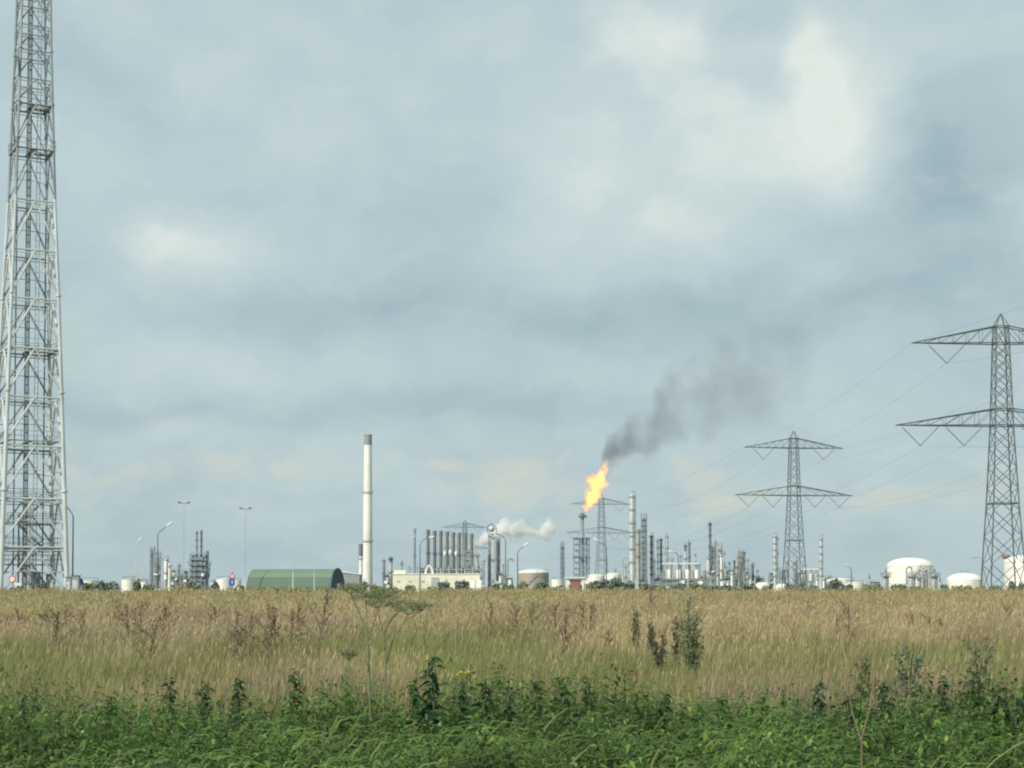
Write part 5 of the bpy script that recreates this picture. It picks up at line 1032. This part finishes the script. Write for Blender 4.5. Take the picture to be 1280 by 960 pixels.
# ------------------------------------------------------------------ smoke, steam, flame as volumes
def plume(name, label, cat, loc, rot_y, Lx, cz, R, Dn, mode, nscale, kn, sharp, colour, dens, stretch=(1, 1, 1), seed=0., group=None):
    """a curved volume: local x runs along it, cz/R/Dn are (x fraction, value) tables for axis height, radius and density"""
    ts = np.linspace(0, 1, 30); f = lambda tab, t: float(np.interp(t, [p[0] for p in tab], [p[1] for p in tab]))
    mb = MB(); n = 14; vs = []; fs = []
    for t in ts:
        r = f(R, t)*1.25+.05; c = f(cz, t)
        for i in range(n): vs.append((t*Lx, r*math.cos(2*math.pi*i/n), c+r*math.sin(2*math.pi*i/n)))
    for k in range(len(ts)-1):
        for i in range(n): j = (i+1) % n; fs.append((k*n+i, k*n+j, (k+1)*n+j, (k+1)*n+i))
    fs += [tuple(range(n-1, -1, -1)), tuple((len(ts)-1)*n+i for i in range(n))]; mb.add(vs, fs)
    m = bpy.data.materials.new(name+'_volume'); m.use_nodes = True; nt = m.node_tree; N = nt.nodes; L = nt.links; N.clear(); out = N.new('ShaderNodeOutputMaterial')
    def mt(op, a, b=None, clamp=False):
        q = N.new('ShaderNodeMath'); q.operation = op; q.use_clamp = clamp
        for i, v in enumerate((a, b)):
            if v is None: continue
            if isinstance(v, (int, float)): q.inputs[i].default_value = v
            else: L.new(v, q.inputs[i])
        return q.outputs[0]
    tc = N.new('ShaderNodeTexCoord'); sp = N.new('ShaderNodeSeparateXYZ'); L.new(tc.outputs['Object'], sp.inputs[0])
    u = mt('DIVIDE', sp.outputs[0], Lx, True)
    def curve(tab):
        mx = max(abs(p[1]) for p in tab) or 1.; rp = N.new('ShaderNodeValToRGB'); cr = rp.color_ramp; cr.interpolation = 'LINEAR'
        for i, (p, v) in enumerate(tab):
            e = cr.elements[0] if i == 0 else cr.elements[-1] if i == len(tab)-1 else cr.elements.new(p)
            e.position = p; g = v/mx; e.color = (g, g, g, 1)
        L.new(u, rp.inputs[0]); return mt('MULTIPLY', rp.outputs[0], mx)
    dz = mt('SUBTRACT', sp.outputs[2], curve(cz)); rho = mt('DIVIDE', mt('SQRT', mt('ADD', mt('MULTIPLY', dz, dz), mt('MULTIPLY', sp.outputs[1], sp.outputs[1]))), curve(R))
    mp = N.new('ShaderNodeMapping'); L.new(tc.outputs['Object'], mp.inputs[0]); mp.inputs['Scale'].default_value = stretch; mp.inputs['Location'].default_value = (seed, seed*1.7, 0)
    no = N.new('ShaderNodeTexNoise'); no.inputs['Scale'].default_value = nscale; no.inputs['Detail'].default_value = 3; no.inputs['Roughness'].default_value = .55; L.new(mp.outputs[0], no.inputs['Vector'])
    s = mt('ADD', mt('SUBTRACT', .62, mt('MULTIPLY', rho, .75)), mt('MULTIPLY', mt('SUBTRACT', no.outputs['Fac'], .5), kn)); s = mt('MULTIPLY', s, sharp, True)
    s = mt('MULTIPLY', s, mt('LESS_THAN', rho, 1.22))
    dn = mt('MULTIPLY', s, curve(Dn))
    if mode == 'fire':
        em = N.new('ShaderNodeEmission'); rp = N.new('ShaderNodeValToRGB'); cr = rp.color_ramp
        cr.elements[0].position = 0; cr.elements[0].color = (1, .10, .03, 1); cr.elements[1].position = .8; cr.elements[1].color = (1, .70, .17, 1); e = cr.elements.new(.4); e.color = (1, .30, .06, 1)
        L.new(s, rp.inputs[0]); L.new(rp.outputs[0], em.inputs[0]); L.new(mt('MULTIPLY', dn, dens), em.inputs[1])
        ab = N.new('ShaderNodeVolumeAbsorption'); ab.inputs[0].default_value = (.1, .06, .03, 1); L.new(mt('MULTIPLY', dn, .30), ab.inputs[1])
        ad = N.new('ShaderNodeAddShader'); L.new(em.outputs[0], ad.inputs[0]); L.new(ab.outputs[0], ad.inputs[1]); L.new(ad.outputs[0], out.inputs['Volume'])
    else:
        pv = N.new('ShaderNodeVolumePrincipled'); pv.inputs['Color'].default_value = (*colour, 1); pv.inputs['Anisotropy'].default_value = .1 if mode == 'steam' else 0
        L.new(mt('MULTIPLY', dn, dens), pv.inputs['Density']); L.new(pv.outputs[0], out.inputs['Volume'])
    o = mb.build(name, m); o.location = loc; o.rotation_euler = (0, rot_y, 0); tag(o, label, cat, group)
    return o
d = 850.; s = d/F
plume('flame', 'bright yellow orange flame blowing off the flare stack', 'flame', (X(732.5, d), d, Z(640, d)), -math.radians(68), 72*s, [(0, 0), (.3, -1.0), (.6, .6), (1, -1.2)],
      [(0, 1.9), (.12, 4.1), (.35, 5.9), (.6, 6.0), (.78, 4.4), (.9, 2.8), (1, 1.2)], [(0, .6), (.1, 1.), (.6, 1.), (.78, .6), (.9, .3), (1, .08)], 'fire', .2, 1.9, 2.3, None, .66, (.8, 1, 1), 4.)
plume('smoke_plume', 'dark grey smoke drifting up to the right from the flame tip', 'smoke', (X(752, d), d+1, Z(573, d)), 0, 270*s, [(0, -8*s), (.05, 7*s), (.1, 20*s), (.17, 37*s), (.3, 62*s), (.48, 84*s), (.7, 100*s), (1, 112*s)],
      [(0, 7), (.03, 12), (.1, 14.5), (.17, 17), (.3, 23), (.48, 28), (.7, 34), (1, 36)], [(0, .9), (.03, 1.15), (.08, .9), (.17, .52), (.3, .30), (.48, .17), (.7, .13), (.88, .08), (1, 0)], 'smoke', .055, 2.2, 1.6, (.34, .37, .43), .10, (1, 1, 1), 2.)
d = 1020.; s = d/F
plume('steam_plume', 'white steam puffs trailing right past the pale frame tower', 'steam', (X(582, d), d, Z(687, d)), 0, 114*s, [(0, 0), (.15, 8*s), (.3, 18*s), (.42, 25*s), (.55, 26*s), (.68, 24*s), (.8, 18*s), (.9, 25*s), (1, 24*s)],
      [(0, 2.4), (.15, 4.8), (.28, 6.4), (.36, 6.2), (.48, 7.4), (.6, 6.6), (.7, 3.8), (.8, 5.8), (.92, 8.), (1, 3.6)], [(0, .8), (.2, 1), (.33, .9), (.42, 1.), (.6, .9), (.7, .6), (.78, .6), (.88, .8), (.97, .5), (1, 0)], 'steam', .17, 2.9, 1.6, (1, 1, 1), .62, (1, 1, 1), 9.)
